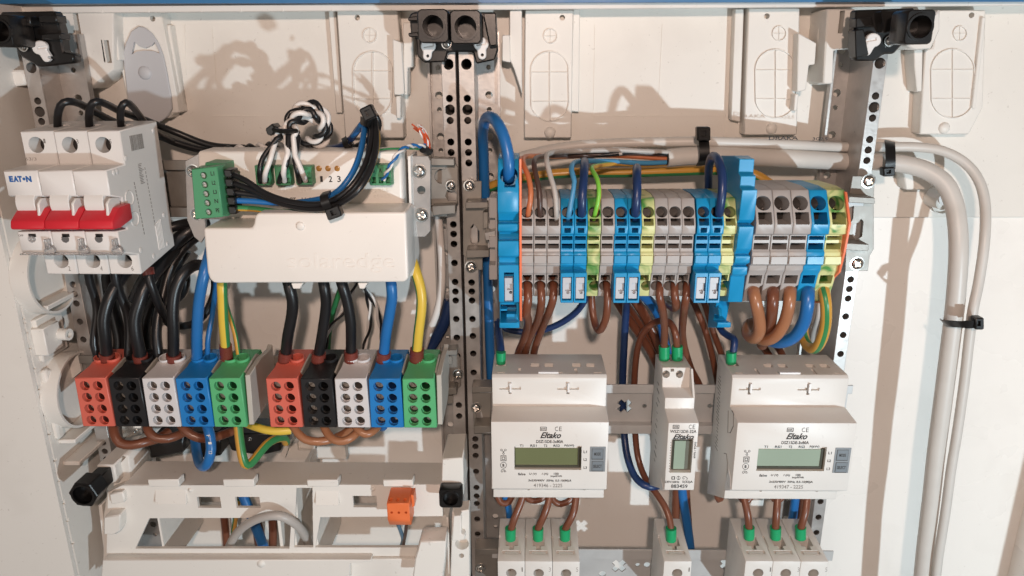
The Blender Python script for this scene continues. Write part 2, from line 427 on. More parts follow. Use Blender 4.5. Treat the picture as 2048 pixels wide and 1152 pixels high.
def knockout_plate(label, outline, ov, cc, hole, dome, clips, grp='knockout plates along the top of the back wall'):
    c0 = P(sum(p[0] for p in outline) / len(outline), max(p[1] for p in outline), YP)
    t = thing('knockout_plate', label, 'plate', (c0.x, W, c0.z), grp)
    hb = B()
    if hole: hb.cyl(P(hole[0], hole[1], YP - 2), (0, 1, 0), 5.5 * mmpx(hole[0], hole[1], YP), 9, 18)
    B().pplate(outline, YP, W + 0.5).build('panel', cream, t, bevel=0.7, cut=hb if hole else None)
    if ov:
        r = B(); ridge(r, oval(*ov), YP, 2.8, 1.3); r.build('oval_rim', cream, t, smooth=20)
        r = B(); um = (ov[0] + ov[2]) / 2; le = (ov[0] - um) * 0.96
        v1, v2 = ov[1] + 0.30 * (ov[3] - ov[1]), ov[1] + 0.72 * (ov[3] - ov[1])
        dx = -(um - 1056) / 5200
        ridge(r, [(um - (um - 1056) / 5200 * -0, ov[1] + 2), (um, ov[3] - 2)], YP, 2.8, 1.2, False)
        for vv in (v1, v2): ridge(r, [(um + le, vv), (um - le, vv)], YP, 2.2, 0.9, False)
        r.build('cross_rib', cream, t)
    if cc:
        r = B(); n = 20; ridge(r, [(cc[0] + 13.5 * math.cos(2 * math.pi * k / n), cc[1] - 14.5 * math.sin(2 * math.pi * k / n)) for k in range(n)], YP, 2.4, 1.2)
        ridge(r, [(cc[0], cc[1] - 13), (cc[0], cc[1] + 13)], YP, 2, 0.6, False); ridge(r, [(cc[0] - 12, cc[1]), (cc[0] + 12, cc[1])], YP, 2, 0.6, False)
        r.build('round_rim', cream, t)
    if dome:
        p = P(dome[0], dome[1], YP); rr = 11.5 * mmpx(dome[0], dome[1], YP)
        B().lathe(p, (0, -1, 0), [(-.2, rr)] + [(rr * 0.62 * math.sin(a), rr * math.cos(a)) for a in (0.1, 0.4, 0.7, 1.0, 1.3, 1.52)], 22).build('boss', cream, t, smooth=50)
    for k, (poly, yf) in enumerate(clips):
        B().pplate(poly, yf, W + 0.3).build('rib', cream, t, bevel=0.5)
    return t
knockout_plate('cream plate with an oval cross knockout behind the upright black cable tie', [(673, 20), (795, 20), (802, 110), (808, 276), (690, 276)], (707, 103, 785, 234), (740, 71), (713, 35), None,
    [([(785, 78), (803, 84), (809, 188), (800, 190), (788, 190)], 480), ([(791, 192), (801, 192), (801, 237), (793, 237)], 480), ([(656, 18), (671, 18), (685, 226), (672, 226)], 494), ([(806, 45), (824, 45), (824, 134), (815, 136), (815, 190), (808, 190)], 484)])
knockout_plate('cream plate with an oval cross knockout above the three bare grey wires', [(1050, 20), (1147, 20), (1143, 276), (1048, 276)], (1062, 103, 1138, 242), (1101, 72), (1125, 35), (1100, 265),
    [([(1146, 18), (1160, 18), (1158, 224), (1142, 222)], 492), ([(1019, 20), (1044, 20), (1044, 188), (1028, 138), (1019, 118)], 480), ([(1004, 70), (1020, 70), (1021, 125), (1004, 122)], 476)])
knockout_plate('cream plate with an oval cross knockout just left of the rightmost upright', [(1497, 16), (1600, 16), (1597, 140), (1594, 270), (1488, 270)], (1510, 99, 1592, 236), (1558, 67), (1536, 32), (1543, 257),
    [([(1597, 66), (1633, 86), (1630, 129), (1618, 130), (1612, 180), (1594, 184)], 478), ([(1590, 188), (1598, 188), (1594, 222), (1587, 222)], 480), ([(1470, 18), (1488, 18), (1480, 244), (1462, 240)], 492), ([(1640, 40), (1668, 40), (1655, 168), (1636, 170), (1636, 70)], 484)])
knockout_plate('cream plate with an oval cross knockout right of the rightmost upright', [(1878, 20), (1972, 20), (1966, 215), (1938, 269), (1840, 269), (1850, 100), (1866, 96)], (1861, 98, 1948, 236), (1919, 67), (1947, 30), (1888, 256),
    [([(1964, 34), (1972, 34), (1951, 218), (1944, 217)], 485.5), ([(1828, 100), (1846, 98), (1844, 182), (1834, 184), (1829, 132)], 487)])
# first plate: grey flap instead of the oval
t = knockout_plate('cream plate behind the first black loops, a round hole at its upper right', [(226, 20), (320, 20), (342, 130), (360, 225), (345, 226), (340, 236), (262, 240), (240, 128)], None, None, (302, 37), None,
    [([(226, 50), (231, 50), (240, 120), (234, 122)], 480), ([(200, 78), (205, 78), (213, 126), (207, 126)], 476), ([(333, 50), (340, 50), (366, 222), (356, 226)], 493)])
fl = B().pplate([(277, 52), (289, 55), (303, 66), (316, 86), (326, 112), (334, 150), (341, 190), (344, 218), (336, 232), (322, 243), (296, 250), (272, 246), (258, 232), (254, 190), (247, 130), (245, 110), (250, 88), (262, 62)], YP - 2.2, YP - 0.2)
cr = B().pplate([(262, 83), (272, 92), (285, 96), (297, 91), (303, 84), (314, 107), (300, 102), (284, 101), (268, 103), (257, 109)], YP - 6, YP + 3)
fp = fl.build('grey_flap', grey_flap_m, None, bevel=0.6, cut=cr)
tag(fp, 'grey arched plastic flap with a crescent slot near its top', 'flap')
p = P(290, 146, YP - 2.2); B().lathe(p, (0, -1, 0), [(-.2, 4.4), (0.5, 4.1), (1.2, 3.0), (1.6, 0.8)], 20).build('boss', grey_flap_m, fp, smooth=50)

# moulded hanger blocks beside the corner brackets
for lab, pts in (('cream moulded hanger block right of the top left black corner bracket', [(112, 22), (226, 22), (228, 140), (178, 178), (150, 178), (160, 108), (138, 106), (126, 88)]),):
    hb = B().pbox(137, 22, 148, 74, 470, 500).pbox(200, 80, 210, 126, 470, 500)
    tag(B().pplate(pts, 476, W + 0.2).build('hanger_block', cream, bevel=0.8, cut=hb), lab, 'hanger', 'moulded hanger blocks at the corner brackets')
tag(B().pplate([(1655, 18), (1712, 18), (1708, 60), (1702, 98), (1668, 100), (1666, 168), (1646, 168), (1652, 72)], 472, W + 0.2).build('hanger_block', cream, bevel=0.8, cut=B().pbox(1686, 20, 1696, 66, 466, 498)),
    'cream moulded hanger block left of the top right black corner bracket', 'hanger', 'moulded hanger blocks at the corner brackets')
tag(B().pplate([(1812, 90), (1880, 18), (1880, 60), (1862, 98), (1830, 100)], 476, W + 0.2).build('hanger_block', cream, bevel=0.8),
    'cream moulded hanger block under the black tube at top right', 'hanger', 'moulded hanger blocks at the corner brackets')
tag(B().pplate([(0, 140), (45, 140), (52, 170), (0, 178)], 455, 490).build('hanger_block', cream, bevel=1.2), 'cream moulded step at the left picture edge above the red lever switch', 'hanger')

# cable spacer studs on the right
t = thing('spacer_stud', 'pale round spacer stud on the wall left of the thick grey cable bend', 'stud', P(1880, 405, W))
p = P(1862, 396, W); B().lathe(p, (0, -1, 0), [(0, 5.5), (16, 5.0), (16.5, 4.2)], 22).build('post', cream, t, smooth=40)
p = P(1893, 397, 482); B().lathe(p, (0, -1, 0), [(-16, 5), (0, 4.8), (0, 2.4), (-4, 2.2)], 22).build('sleeve', clip_white, t, smooth=40)
r = B(); ridge(r, [(1880 + 24 * math.cos(a), 402 - 24 * math.sin(a)) for a in [math.pi * (0.95 + k * 0.09) for k in range(12)]], W, 2.2, 3, False); r.build('rim', cream, t)
tag(B().pplate([(1805, 332), (1868, 332), (1868, 366), (1858, 380), (1812, 380)], 488, W + 0.3).build('wall_block', cream, bevel=0.8), 'cream moulded block on the wall under the grey cable bend', 'block')

# ---------------------------------------------------------------- cylindrical knockouts and ribs on the left side wall
def side_knockout(label, v, Yc, rr, hh):
    z = PZ(100, v, Yc)
    t = thing('round_knockout', label, 'knockout', (XL, Yc, z - rr), 'round knockouts on the left side wall')
    B().ring((XL - 0.5, Yc, z), (1, 0, 0), rr, rr - 1.6, hh, 44).build('rim', cream, t, smooth=30)
    B().cyl((XL - 0.2, Yc, z), (1, 0, 0), rr - 1.7, 2.2, 40).build('disc', cream, t, bevel=0.3)
    B().plate([(XL + 2, z + rr * 0.9), (XL + 9, z + rr * 0.95), (XL + 9, z + rr * 0.4), (XL + 2, z + rr * 0.2)], Yc + 6, Yc + 8).build('web', cream, t)
    return t
side_knockout('upper round knockout in the left side wall, beside the red lever switch', 545, 442, 26, 11)
side_knockout('lower round knockout in the left side wall, beside the first red block', 778, 445, 25.5, 11)
t = thing('side_peg', 'hollow cream peg between the two round side knockouts', 'peg', P(75, 690, 440))
z = PZ(98, 667, 440); B().lathe((XL - 0.5, 440, z), (1, -0.12, 0), [(0, 4.2), (15, 3.8), (15, 2.1), (11, 2.0)], 18).build('peg', cream, t, smooth=40)
B().box(XL - 0.4, XL + 8, 424, 440, z - 9, z + 9).box(XL - 0.4, XL + 3, 426, 452, z - 14, z + 14).build('block', cream, t, bevel=0.6)
tag(B().box(XL - 0.3, XL + 4, 424, 430, PZ(60, 880, 424), PZ(60, 742, 424)).build('side_rib', cream, bevel=1.2), 'upright cream rib along the edge of the left side wall', 'rib')
for k, (v0, dz, lab) in enumerate(((862, 7, 'upper sloping cream rib under the lower round knockout'), (905, 9, 'lower sloping cream rib behind the black hexagonal tube'), (600, 7, 'sloping cream web between the two round knockouts'))):
    z = PZ(150, v0, 440)
    tag(B().plate([(XL - 0.2, z - 3), (XL + 11, z - 3), (XL + 11, z), (XL - 0.2, z)], 428, 492).xform(Matrix.Translation(Vector((0, 0, 0)))).build('side_rib', cream, bevel=0.5), lab, 'rib', 'sloping ribs on the left side wall')

# ================================================================ vertical perforated rails
ZR0 = PZ(1024, 60, 455)
def rail(label, xa, xb, side, holes, yf=455, yb=487, flange=10, grp='perforated steel uprights', m=zinc, zb=ZB + 5, z1=None):
    # front strip xa..xb, a web going in on the side `side` (+1 right, -1 left), then a rear flange
    th = 1.4; xe = xb if side > 0 else xa; s = side
    t = thing('steel_upright', label, 'rail', ((xa + xb) / 2, yf, zb), grp)
    z1 = ZR0 if z1 is None else z1
    cu = B()
    for z, r in holes: cu.cyl(((xa + xb) / 2, yf - 3, z), (0, 1, 0), r, 7, 14)
    B().box(xa, xb, yf, yf + th, zb, z1).build('front_strip', m, t, bevel=0.25, cut=cu)
    lo, hi = sorted((xe, xe - s * th)); B().box(lo, hi, yf + th, yb, zb, z1).build('web', m, t)
    xo = xa if s > 0 else xb; lo, hi = sorted((xo, xo + s * th)); B().box(lo, hi, yf + th, yb, zb, z1).build('outer_web', m, t)
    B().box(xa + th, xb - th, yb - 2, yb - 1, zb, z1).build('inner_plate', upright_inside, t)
    lo, hi = sorted((xe - s * th, xe + s * flange))
    cu = B(); k = 0
    z = z1 - 12
    while z > zb:
        cu.cyl(((lo + hi) / 2 + s * 0.5, yb - 3, z), (0, 1, 0), 1.6 if k % 2 else 2.4, 7, 12); z -= 17 if k % 2 else 9; k += 1
    B().box(lo, hi, yb, yb + th, zb, z1).build('rear_flange', m, t, bevel=0.2, cut=cu)
    lo, hi = sorted((xe + s * flange, xe + s * (flange - th))); B().box(lo, hi, yb - 4, yb, zb, z1).build('lip', m, t)
    return t
def hz(u, vs, y=455):
    return [(PZ(u, v, y), 2.2 if isinstance(v, int) else 3.2) for v in vs]
rail('leftmost perforated steel upright behind the red lever switch', PX(58, 190, 455), PX(88, 190, 455), 1, hz(75, (135.5, 202, 223.5, 243, 330, 400, 460, 569, 588, 607, 643, 679, 720, 790, 820, 885, 902, 918)), yb=474, flange=19)
rail('left one of the two middle uprights, beside the two screws of the white box bracket', PX(885, 200, 455), PX(913, 200, 455), -1, hz(900, (128.5, 197, 219.5, 241, 284, 305, 449, 468, 488, 526, 564, 583, 601, 638, 675, 712, 810, 832, 878, 894, 912)), flange=12)
rail('right one of the two middle uprights, behind the thick blue cable', PX(919, 200, 455), PX(950, 200, 455), 1, hz(934, (128.5, 197, 219.5, 241, 284, 305, 326, 450, 565, 583, 601, 638, 672, 707, 745, 878, 893, 911, 943, 975, 992, 1007, 1038, 1068, 1098)), flange=14)
rail('rightmost perforated steel upright beside the bare white wall', PX(1736, 200, 455), PX(1764, 200, 455), -1, hz(1752, (126.5, 192, 214.5, 236, 279, 300, 321, 559, 578, 597, 633, 670, 708, 1004, 1035, 1066)), flange=12)

# ================================================================ horizontal mounting rails and their end brackets
def hole_shape(b, kind, u, v, Y, r):
    c = P(u, v, Y); k = mmpx(u, v, Y) * r
    if kind == 'x':
        for a in (0.785, 2.356):
            ca, sa = math.cos(a), math.sin(a)
            b.plate([(c.x + ca * x - sa * z, c.z + sa * x + ca * z) for x, z in ((-k, -k * .38), (k, -k * .38), (k, k * .38), (-k, k * .38))], Y - 3, Y + 6 + 0.3 * (a > 1))
    else: b.cyl((c.x, Y - 3, c.z), (0, 1, 0), k, 9, 18)
def hat_rail(label, u0, u1, v0, v1, m=rail_m, holes=(), Y=446):
    um = (u0 + u1) / 2; x0, x1 = PX(u0, (v0 + v1) / 2, Y), PX(u1, (v0 + v1) / 2, Y); z1, z0 = PZ(um, v0, Y), PZ(um, v1, Y); h = z1 - z0
    t = thing('mounting_rail', label, 'rail', ((x0 + x1) / 2, Y, z0), 'horizontal mounting rails')
    a = h * 0.17
    B().box(x0, x1, Y, Y + 1.2, z1 - a, z1).build('upper_flange', m, t, bevel=0.2)
    B().box(x0, x1, Y, Y + 1.2, z0, z0 + a).build('lower_flange', m, t, bevel=0.2)
    cu = B()
    for kind, u, v, r in holes: hole_shape(cu, kind, u, v, Y + 6, r)
    B().box(x0, x1, Y + 6, Y + 7.2, z0 + a - 1.2, z1 - a + 1.2).build('channel_floor', m, t, cut=cu if holes else None)
    B().box(x0, x1, Y + 1.2, Y + 6, z1 - a, z1 - a + 1.2).build('upper_web', m, t)
    B().box(x0, x1, Y + 1.2, Y + 6, z0 + a - 1.2, z0 + a).build('lower_web', m, t)
    return t
hat_rail('dark steel mounting rail behind the white box and the red lever switch', 95, 893, 320, 434, zinc_dark)
hat_rail('mounting rail carrying the ten coloured distribution blocks', 165, 905, 712, 806, zinc_dark)
hat_rail('mounting rail carrying the row of terminals', 975, 1722, 395, 500, rail_m)
hat_rail('grey mounting rail with a cross shaped hole carrying the three electricity meters', 960, 1700, 770, 868, rail_m, [('x', 1249, 812, 15), ('o', 1289, 812, 4.5), ('o', 1420, 812, 5)])
hat_rail('grey mounting rail at the bottom edge carrying the small breakers', 985, 1660, 1100, 1210, rail_m, [('x', 1238, 1132, 15), ('o', 1275, 1130, 4.5), ('o', 1294, 1130, 6.5), ('o', 1205, 1148, 7), ('x', 1452, 1128, 13)])

def bracket(label, poly, yf, screws, extra=(), cutp=None, m=zinc_dark, th=1.5, grp='steel end brackets of the mounting rails'):
    us = [p[0] for p in poly]; vs = [p[1] for p in poly]
    t = thing('end_bracket', label, 'bracket', P(sum(us) / len(us), max(vs), yf), grp)
    cu = None
    if cutp:
        cu = B()
        for c in cutp: cu.pplate(c, yf - 4, yf + th + 3)
    B().pplate(poly, yf, yf + th).build('plate', m, t, bevel=0.3, cut=cu)
    for nm, pl, y0, y1 in extra: B().pplate(pl, y0, y1).build(nm, m, t, bevel=0.3)
    for u, v, y, r in screws: screw(t, u, v, y, r)
    return t
def circ(u, v, r, n=14, a0=0, a1=2 * math.pi): return [(u + r * math.cos(a0 + (a1 - a0) * k / (n if a1 - a0 > 6.2 else n - 1)), v - r * math.sin(a0 + (a1 - a0) * k / (n if a1 - a0 > 6.2 else n - 1))) for k in range(n)]
bracket('dull steel bracket with a half moon hole, right of the white box', [(861, 318), (905, 318), (916, 335), (916, 408), (905, 412), (861, 412)], 447, [(902, 371, 447, 11)],
    [('upper_lip', [(862, 316), (908, 318), (909, 331), (862, 331)], 438, 447), ('lower_lip', [(864, 412), (911, 410), (911, 427), (866, 431)], 438, 447)],
    [circ(882, 355, 15, 12, math.pi / 2, math.pi * 1.5), [(893, 382), (904, 380), (913, 388), (910, 404), (896, 405), (889, 395)]])
bracket('dull steel bracket with two screws at the left end of the terminal row', [(925, 362), (963, 362), (963, 404), (978, 406), (978, 512), (965, 516), (965, 540), (931, 540), (930, 514), (926, 510)], 452,
    [(939, 371, 452, 12), (942, 533, 452, 12.5)], [('upper_lip', [(931, 404), (976, 404), (976, 416), (931, 417)], 440, 452), ('lower_lip', [(933, 500), (978, 500), (978, 514), (933, 516)], 440, 452), ('hook', [(966, 424), (976, 424), (976, 456), (966, 458)], 446, 451)],
    [[(940, 458), (946, 450), (953, 458), (958, 466), (958, 486), (950, 494), (941, 490), (938, 478)]])
bracket('dull steel bracket with one screw at the right end of the distribution blocks', [(884, 708), (914, 706), (920, 716), (922, 772), (912, 780), (884, 780)], 450, [(916, 748, 450, 11)],
    [('upper_lip', [(882, 702), (914, 700), (914, 710), (882, 711)], 440, 450), ('lower_lip', [(884, 776), (912, 776), (914, 788), (886, 792)], 440, 450)], [[(906, 760), (914, 758), (918, 772), (908, 774)]])
bracket('dull steel bracket with one screw left of the left three phase meter', [(944, 776), (982, 776), (982, 868), (948, 868)], 450, [(952, 815, 450, 11)],
    [('upper_lip', [(944, 774), (984, 774), (984, 784), (944, 786)], 438, 450), ('lower_lip', [(948, 852), (984, 852), (984, 864), (948, 868)], 438, 450)], [[(950, 830), (962, 828), (966, 842), (954, 848)]])
bracket('dull steel bracket with one screw at the bottom edge beside the left small breaker', [(950, 1104), (998, 1104), (998, 1160), (950, 1160)], 450, [(961, 1136, 450, 11)],
    [('upper_lip', [(950, 1098), (998, 1098), (998, 1108), (950, 1110)], 438, 450)])
bracket('steel bracket with two screws at the right end of the terminal row', [(1705, 352), (1750, 352), (1748, 396), (1748, 498), (1740, 512), (1736, 542), (1690, 542), (1692, 500), (1698, 394)], 448,
    [(1737, 362, 448, 14.5), (1714, 527, 448, 14.5)], [('upper_lip', [(1698, 393), (1750, 396), (1750, 408), (1697, 405)], 436, 448), ('lower_lip', [(1688, 486), (1738, 489), (1737, 502), (1688, 500)], 436, 448)],
    [[(1704, 418), (1714, 414), (1712, 440), (1706, 450)], [(1712, 452), (1722, 448), (1728, 440), (1733, 446), (1730, 476), (1718, 484), (1710, 474)]])

# ================================================================ black corner brackets and tubes
def sq_tube(b, u, v, Y, wpx, hpx, length, rpx):
    c = P(u, v, Y); k = mmpx(u, v, Y); w, h, r = wpx * k / 2, hpx * k / 2, rpx * k
    ch = min(w, h) * 0.2
    b.plate([(c.x + x, c.z + z) for x, z in ((-w, -h + ch), (-w + ch, -h), (w - ch, -h), (w, -h + ch), (w, h - ch), (w - ch, h), (-w + ch, h), (-w, h - ch))], Y, Y + length)
    return (c, r)
def corner(label, base, tubes, clips, screws, extras=(), cat='bracket'):
    us = [p[0] for p in base]; vs = [p[1] for p in base]
    t = thing('corner_bracket', label, cat, P(sum(us) / len(us), max(vs), 452), 'black corner brackets on top of the uprights')
    B().pplate(base, 447, 455.5).build('base_block', black_plastic, t, bevel=0.9)
    for (u, v, Y, w, h, l, r) in tubes:
        b = B(); c, rr = sq_tube(b, u, v, Y, w, h, l, r)
        b.build('square_socket', black_plastic, t, bevel=0.6, cut=B().cyl(c + Vector((0, -1, 0)), (0, 1, 0), rr, l * 0.8, 28))
        B().ring(c + Vector((0, -0.8, 0)), (0, 1, 0), rr * 1.2, rr, 2.0, 28).build('socket_rim', black_plastic, t, smooth=30)
    for pl, y0, y1 in extras: B().pplate(pl, y0, y1).build('rib', black_plastic, t, bevel=0.5)
    for (u, v, Y, r) in screws: screw(t, u, v, Y, r)
    for (u, v, du, dv, Y, nm, lab) in clips:          # white keyhole latch, round head and small eye
        n = B(); L = math.hypot(du, dv); nx, ny = -dv / L, du / L
        pts = []
        a0 = math.atan2(-dv, du)
        for k in range(15): a = a0 + math.pi * 0.20 + (2 * math.pi - 0.40 * math.pi) * k / 14; pts.append((u + 15 * math.cos(a), v - 14 * math.sin(a)))
        for k in range(9): a = a0 - math.pi / 2 + math.pi * k / 8; pts.append((u + du + 8.5 * math.cos(a), v + dv - 9 * math.sin(a)))
        cu = B().cyl(P(u + du, v + dv, Y - 3), (0, 1, 0), 3.2 * mmpx(u, v, Y), 9, 12)
        cu.pplate([(u - 10, v - 1), (u + 10, v - 5), (u + 10, v + 1), (u - 10, v + 4)], Y - 3, Y + 1.2)
        o = n.pplate(pts, Y, Y + 3).build('keyhole_latch', clip_white, t, bevel=0.5, cut=cu)
    return t
corner('twin socket black corner bracket on top of the two middle uprights', [(826, 24), (992, 24), (996, 100), (990, 120), (952, 128), (946, 104), (896, 104), (890, 124), (848, 126), (834, 112), (832, 78), (822, 70), (818, 30)],
    [(866, 52, 424, 62, 64, 28, 21), (931, 54, 424, 62, 64, 28, 22)], [(856, 92, -2, 20, 443, 0, 0), (962, 88, 2, 22, 443, 0, 0)], [(893, 88, 446, 10)],
    [([(816, 34), (836, 32), (836, 42), (816, 42)], 440, 450), ([(816, 66), (836, 64), (838, 74), (818, 74)], 440, 450), ([(966, 26), (992, 26), (994, 90), (980, 92)], 438, 450)])
corner('black corner bracket with a sideways tube at top right', [(1712, 20), (1830, 16), (1834, 60), (1822, 70), (1788, 108), (1768, 108), (1752, 122), (1712, 122), (1706, 92)],
    [(1840, 54, 406, 56, 66, 18, 22)], [(1748, 80, -13, 22, 443, 0, 0)], [(1779, 82, 446, 11)],
    [([(1712, 36), (1744, 34), (1748, 52), (1712, 56)], 440, 450), ([(1762, 22), (1792, 22), (1792, 62), (1768, 66)], 438, 450), ([(1710, 60), (1728, 58), (1738, 110), (1712, 116)], 440, 450)])
corner('black corner bracket with a sideways tube at top left', [(0, 24), (108, 22), (120, 60), (126, 104), (148, 108), (148, 126), (76, 134), (40, 112), (26, 88), (22, 60), (0, 60)],
    [(0, 62, 424, 46, 62, 20, 20)], [(78, 95, 14, 20, 443, 0, 0)], [(47, 93, 446, 10)],
    [([(76, 32), (112, 30), (114, 46), (78, 46)], 440, 450), ([(82, 68), (120, 66), (122, 80), (82, 78)], 440, 450), ([(24, 34), (60, 32), (62, 52), (28, 54)], 438, 450)])
# hexagonal and square tubes of the lower cover
t = thing('tube_socket', 'black hexagonal tube end on a white arm at lower left', 'tube', P(170, 1020, 430))
c = P(166, 990, 400); k = mmpx(166, 990, 400)
B().lathe(c, (0.02, 1, 0), [(0, 30 * k), (13, 30 * k)], 6, phase=0.1).build('socket', black_plastic, t, bevel=0.5, smooth=20, cut=B().cyl(c - Vector((0, 1, 0)), (0, 1, 0), 20 * k, 11, 26))
B().ring(c - Vector((0, 0.7, 0)), (0, 1, 0), 24 * k, 20 * k, 3, 26).build('rim', black_plastic, t, smooth=30)
B().box(c.x - 3, c.x + 6, 412, 424, c.z - 5, c.z + 6).build('rear_block', black_plastic, t, bevel=0.6)
B().box(c.x - 4, c.x + 8, 424, 468, c.z - 7, c.z + 7).build('arm', cream, t, bevel=1.0)
t = thing('tube_socket', 'black square tube end beside the middle uprights at the lower cover', 'tube', P(900, 1018, 425))
b = B(); c, rr = sq_tube(b, 901, 998, 402, 46, 42, 9, 15); b.build('socket', black_plastic, t, bevel=0.5, cut=B().cyl(c - Vector((0, 1, 0)), (0, 1, 0), rr, 7.5, 26))
B().ring(c - Vector((0, 0.6, 0)), (0, 1, 0), rr * 1.2, rr, 3, 26).build('rim', black_plastic, t, smooth=30)
B().pplate([(884, 918), (926, 916), (928, 990), (882, 990)], 411.5, 444).build('arm', cream, t, bevel=0.7)

# ================================================================ white cover with the cable duct, lower left
YC = 418
t = thing('cable_duct_cover', 'white plastic cable duct cover with rectangular windows under the distribution blocks', 'cover', P(560, 1152, YC))
cu = B()
for u0, v0, u1, v1 in ((391, 999, 438, 1021), (468, 999, 517, 1021), (704, 997, 752, 1020)): cu.pbox(u0, v0, u1, v1, YC - 3, YC + 6)
cu.pplate([(294, 1042), (580, 1041), (576, 1103), (266, 1103)], YC - 3.1, YC + 6.1)
cu.pplate([(638, 1040), (890, 1038), (892, 1101), (628, 1101)], YC - 3.2, YC + 6.2)
cu.pplate([(590, 978), (622, 978), (624, 1101), (585, 1101)], YC - 3.3, YC + 6.3)
B().pplate([(244, 971), (884, 969), (888, 1160), (212, 1160), (216, 985)], YC, YC + 2.5).build('front_panel', cream, t, cut=cu)
zt = PZ(560, 971, YC)
B().box(PX(247, 971, YC), PX(884, 971, YC), YC + 0.5, 448, zt - 2.2, zt - 0.2).build('top_shelf', cream, t, bevel=0.3)
B().pplate([(205, 1120), (742, 1120), (742, 1124), (700, 1128), (700, 1180), (200, 1180)], YC - 7, YC - 0.1).build('lower_lip', cream, t, bevel=0.5)
B().pplate([(702, 1118), (830, 1118), (826, 1180), (702, 1180)], YC - 3, YC - 0.2).build('lower_lip', cream, t, bevel=0.5)
for u0, u1, h in ((296, 358, 13), (446, 508, 13), (614, 676, 12), (766, 826, 12)):
    B().pbox(u0, 972 - h, u1, 974, YC - 4, YC + 4).build('tab', cream, t, bevel=0.5)
for u0, u1 in ((312, 374), (632, 678)):
    cx0, cx1 = PX(u0, 990, YC), PX(u1, 990, YC)
    B().prism([(YC + 0.2, PZ(340, 978, YC)), (YC - 3.0, PZ(340, 1004, YC)), (YC + 0.2, PZ(340, 1004, YC))], cx0, cx1).build('wedge', cream, t, bevel=0.2)
for u, v in ((381, 980), (746, 978), (522, 1128)):
    p = P(u, v, YC if v < 1100 else YC - 7); B().lathe(p, (0, -1, 0), [(-.3, 1.6 if v < 1100 else 3), (0.6, 1.4 if v < 1100 else 2.4), (1.2, 0.5)], 14).build('pin', cream, t, smooth=50)
for u0, u1 in ((316, 320), (555, 561), (626, 632), (893, 897), (584, 589)):
    x0, x1 = PX(u0, 1070, YC), PX(u1, 1070, YC); B().box(x0, x1, YC + 2.6, 478, PZ(560, 1150, YC), PZ(560, 1036, YC)).build('divider', cream, t)
cu = B().pbox(452, 1010, 552, 1130, 470, 500)
B().pbox(268, 1010, 900, 1150, 479, 482).build('rear_panel', cream, t, cut=cu)
zf = PZ(560, 1290, YC)
B().box(PX(262, 1100, YC), PX(890, 1100, YC), YC + 3, 478.5, zf - 2, zf).build('floor_panel', cream, t)
B().pplate([(580, 976), (592, 972), (596, 1036), (582, 1034)], YC + 2.6, 470).build('divider', cream, t)
# the moulded frame on both sides of the cover
t = thing('cover_frame', 'white moulded left end of the cable duct cover with small domes', 'frame', P(232, 1152, 424))
B().pplate([(214, 985), (244, 972), (246, 1100), (212, 1165), (205, 1165), (207, 1030)], 424, 432).build('side_plate', cream, t, bevel=0.6)
B().pplate([(207, 1034), (240, 1030), (240, 1062), (228, 1070), (207, 1070)], 410, 426).build('hook', cream, t, bevel=0.8)
B().pplate([(218, 988), (246, 984), (250, 1004), (222, 1010)], 414, 426).build('hook', cream, t, bevel=0.8)
for u, v, r in ((228, 1108, 10), (232, 1131, 5)):
    p = P(u, v, 424); k = mmpx(u, v, 424) * r; B().lathe(p, (0, -1, 0), [(-.3, k), (k * .3, k * .92), (k * .6, k * .6), (k * .75, k * .15)], 16).build('dome', cream, t, smooth=50)
B().pplate([(196, 1010), (203, 1010), (222, 1165), (214, 1165)], 426, 440).build('edge_rib', cream, t, bevel=0.5)
# arm that holds the hexagonal tube
B().pplate([(200, 960), (246, 908), (258, 912), (264, 960), (240, 972), (216, 985)], 432, 462).build('arm', cream, t, bevel=1.0, cut=B().pplate([(212, 945), (240, 918), (246, 920), (222, 948)], 428, 448))
t = thing('cover_frame', 'white moulded right end of the cable duct cover beside the middle uprights', 'frame', P(910, 1152, 420))
cu = B().cyl(P(922, 1103, 410), (0, 1, 0), 4.6, 16, 20).add([], [])
cu.cyl(P(921, 1127, 410), (0, 1, 0), 1.8, 16, 14)
B().pplate([(904, 1025), (938, 1020), (940, 1165), (900, 1165)], 418, 430).build('side_plate', cream, t, bevel=0.6, cut=cu)
B().pplate([(907, 1032), (922, 1032), (922, 1068), (930, 1070), (930, 1080), (904, 1082)], 412, 418).build('hook', cream, t, bevel=0.5)
B().pplate([(840, 1083), (892, 1083), (890, 1118), (886, 1165), (824, 1165), (830, 1118)], 400, 416).build('latch_block', cream, t, bevel=0.8)
B().pplate([(884, 1030), (896, 1030), (898, 1100), (888, 1100)], 430, 444).build('web', cream, t)
# moulded things behind the blocks
t = thing('wall_frame', 'white moulded frame on the wall behind the blue and yellow loops', 'frame', P(600, 915, 480))
B().pplate([(560, 912), (574, 880), (582, 880), (570, 915)], 470, 485).build('upright', cream, t)
B().pplate([(572, 888), (632, 884), (626, 918), (566, 918)], 478, 485).build('panel', cream, t, cut=B().pbox(588, 896, 618, 912, 470, 482))
B().pplate([(634, 892), (690, 890), (692, 918), (634, 918)], 476, 484).build('panel', cream, t)
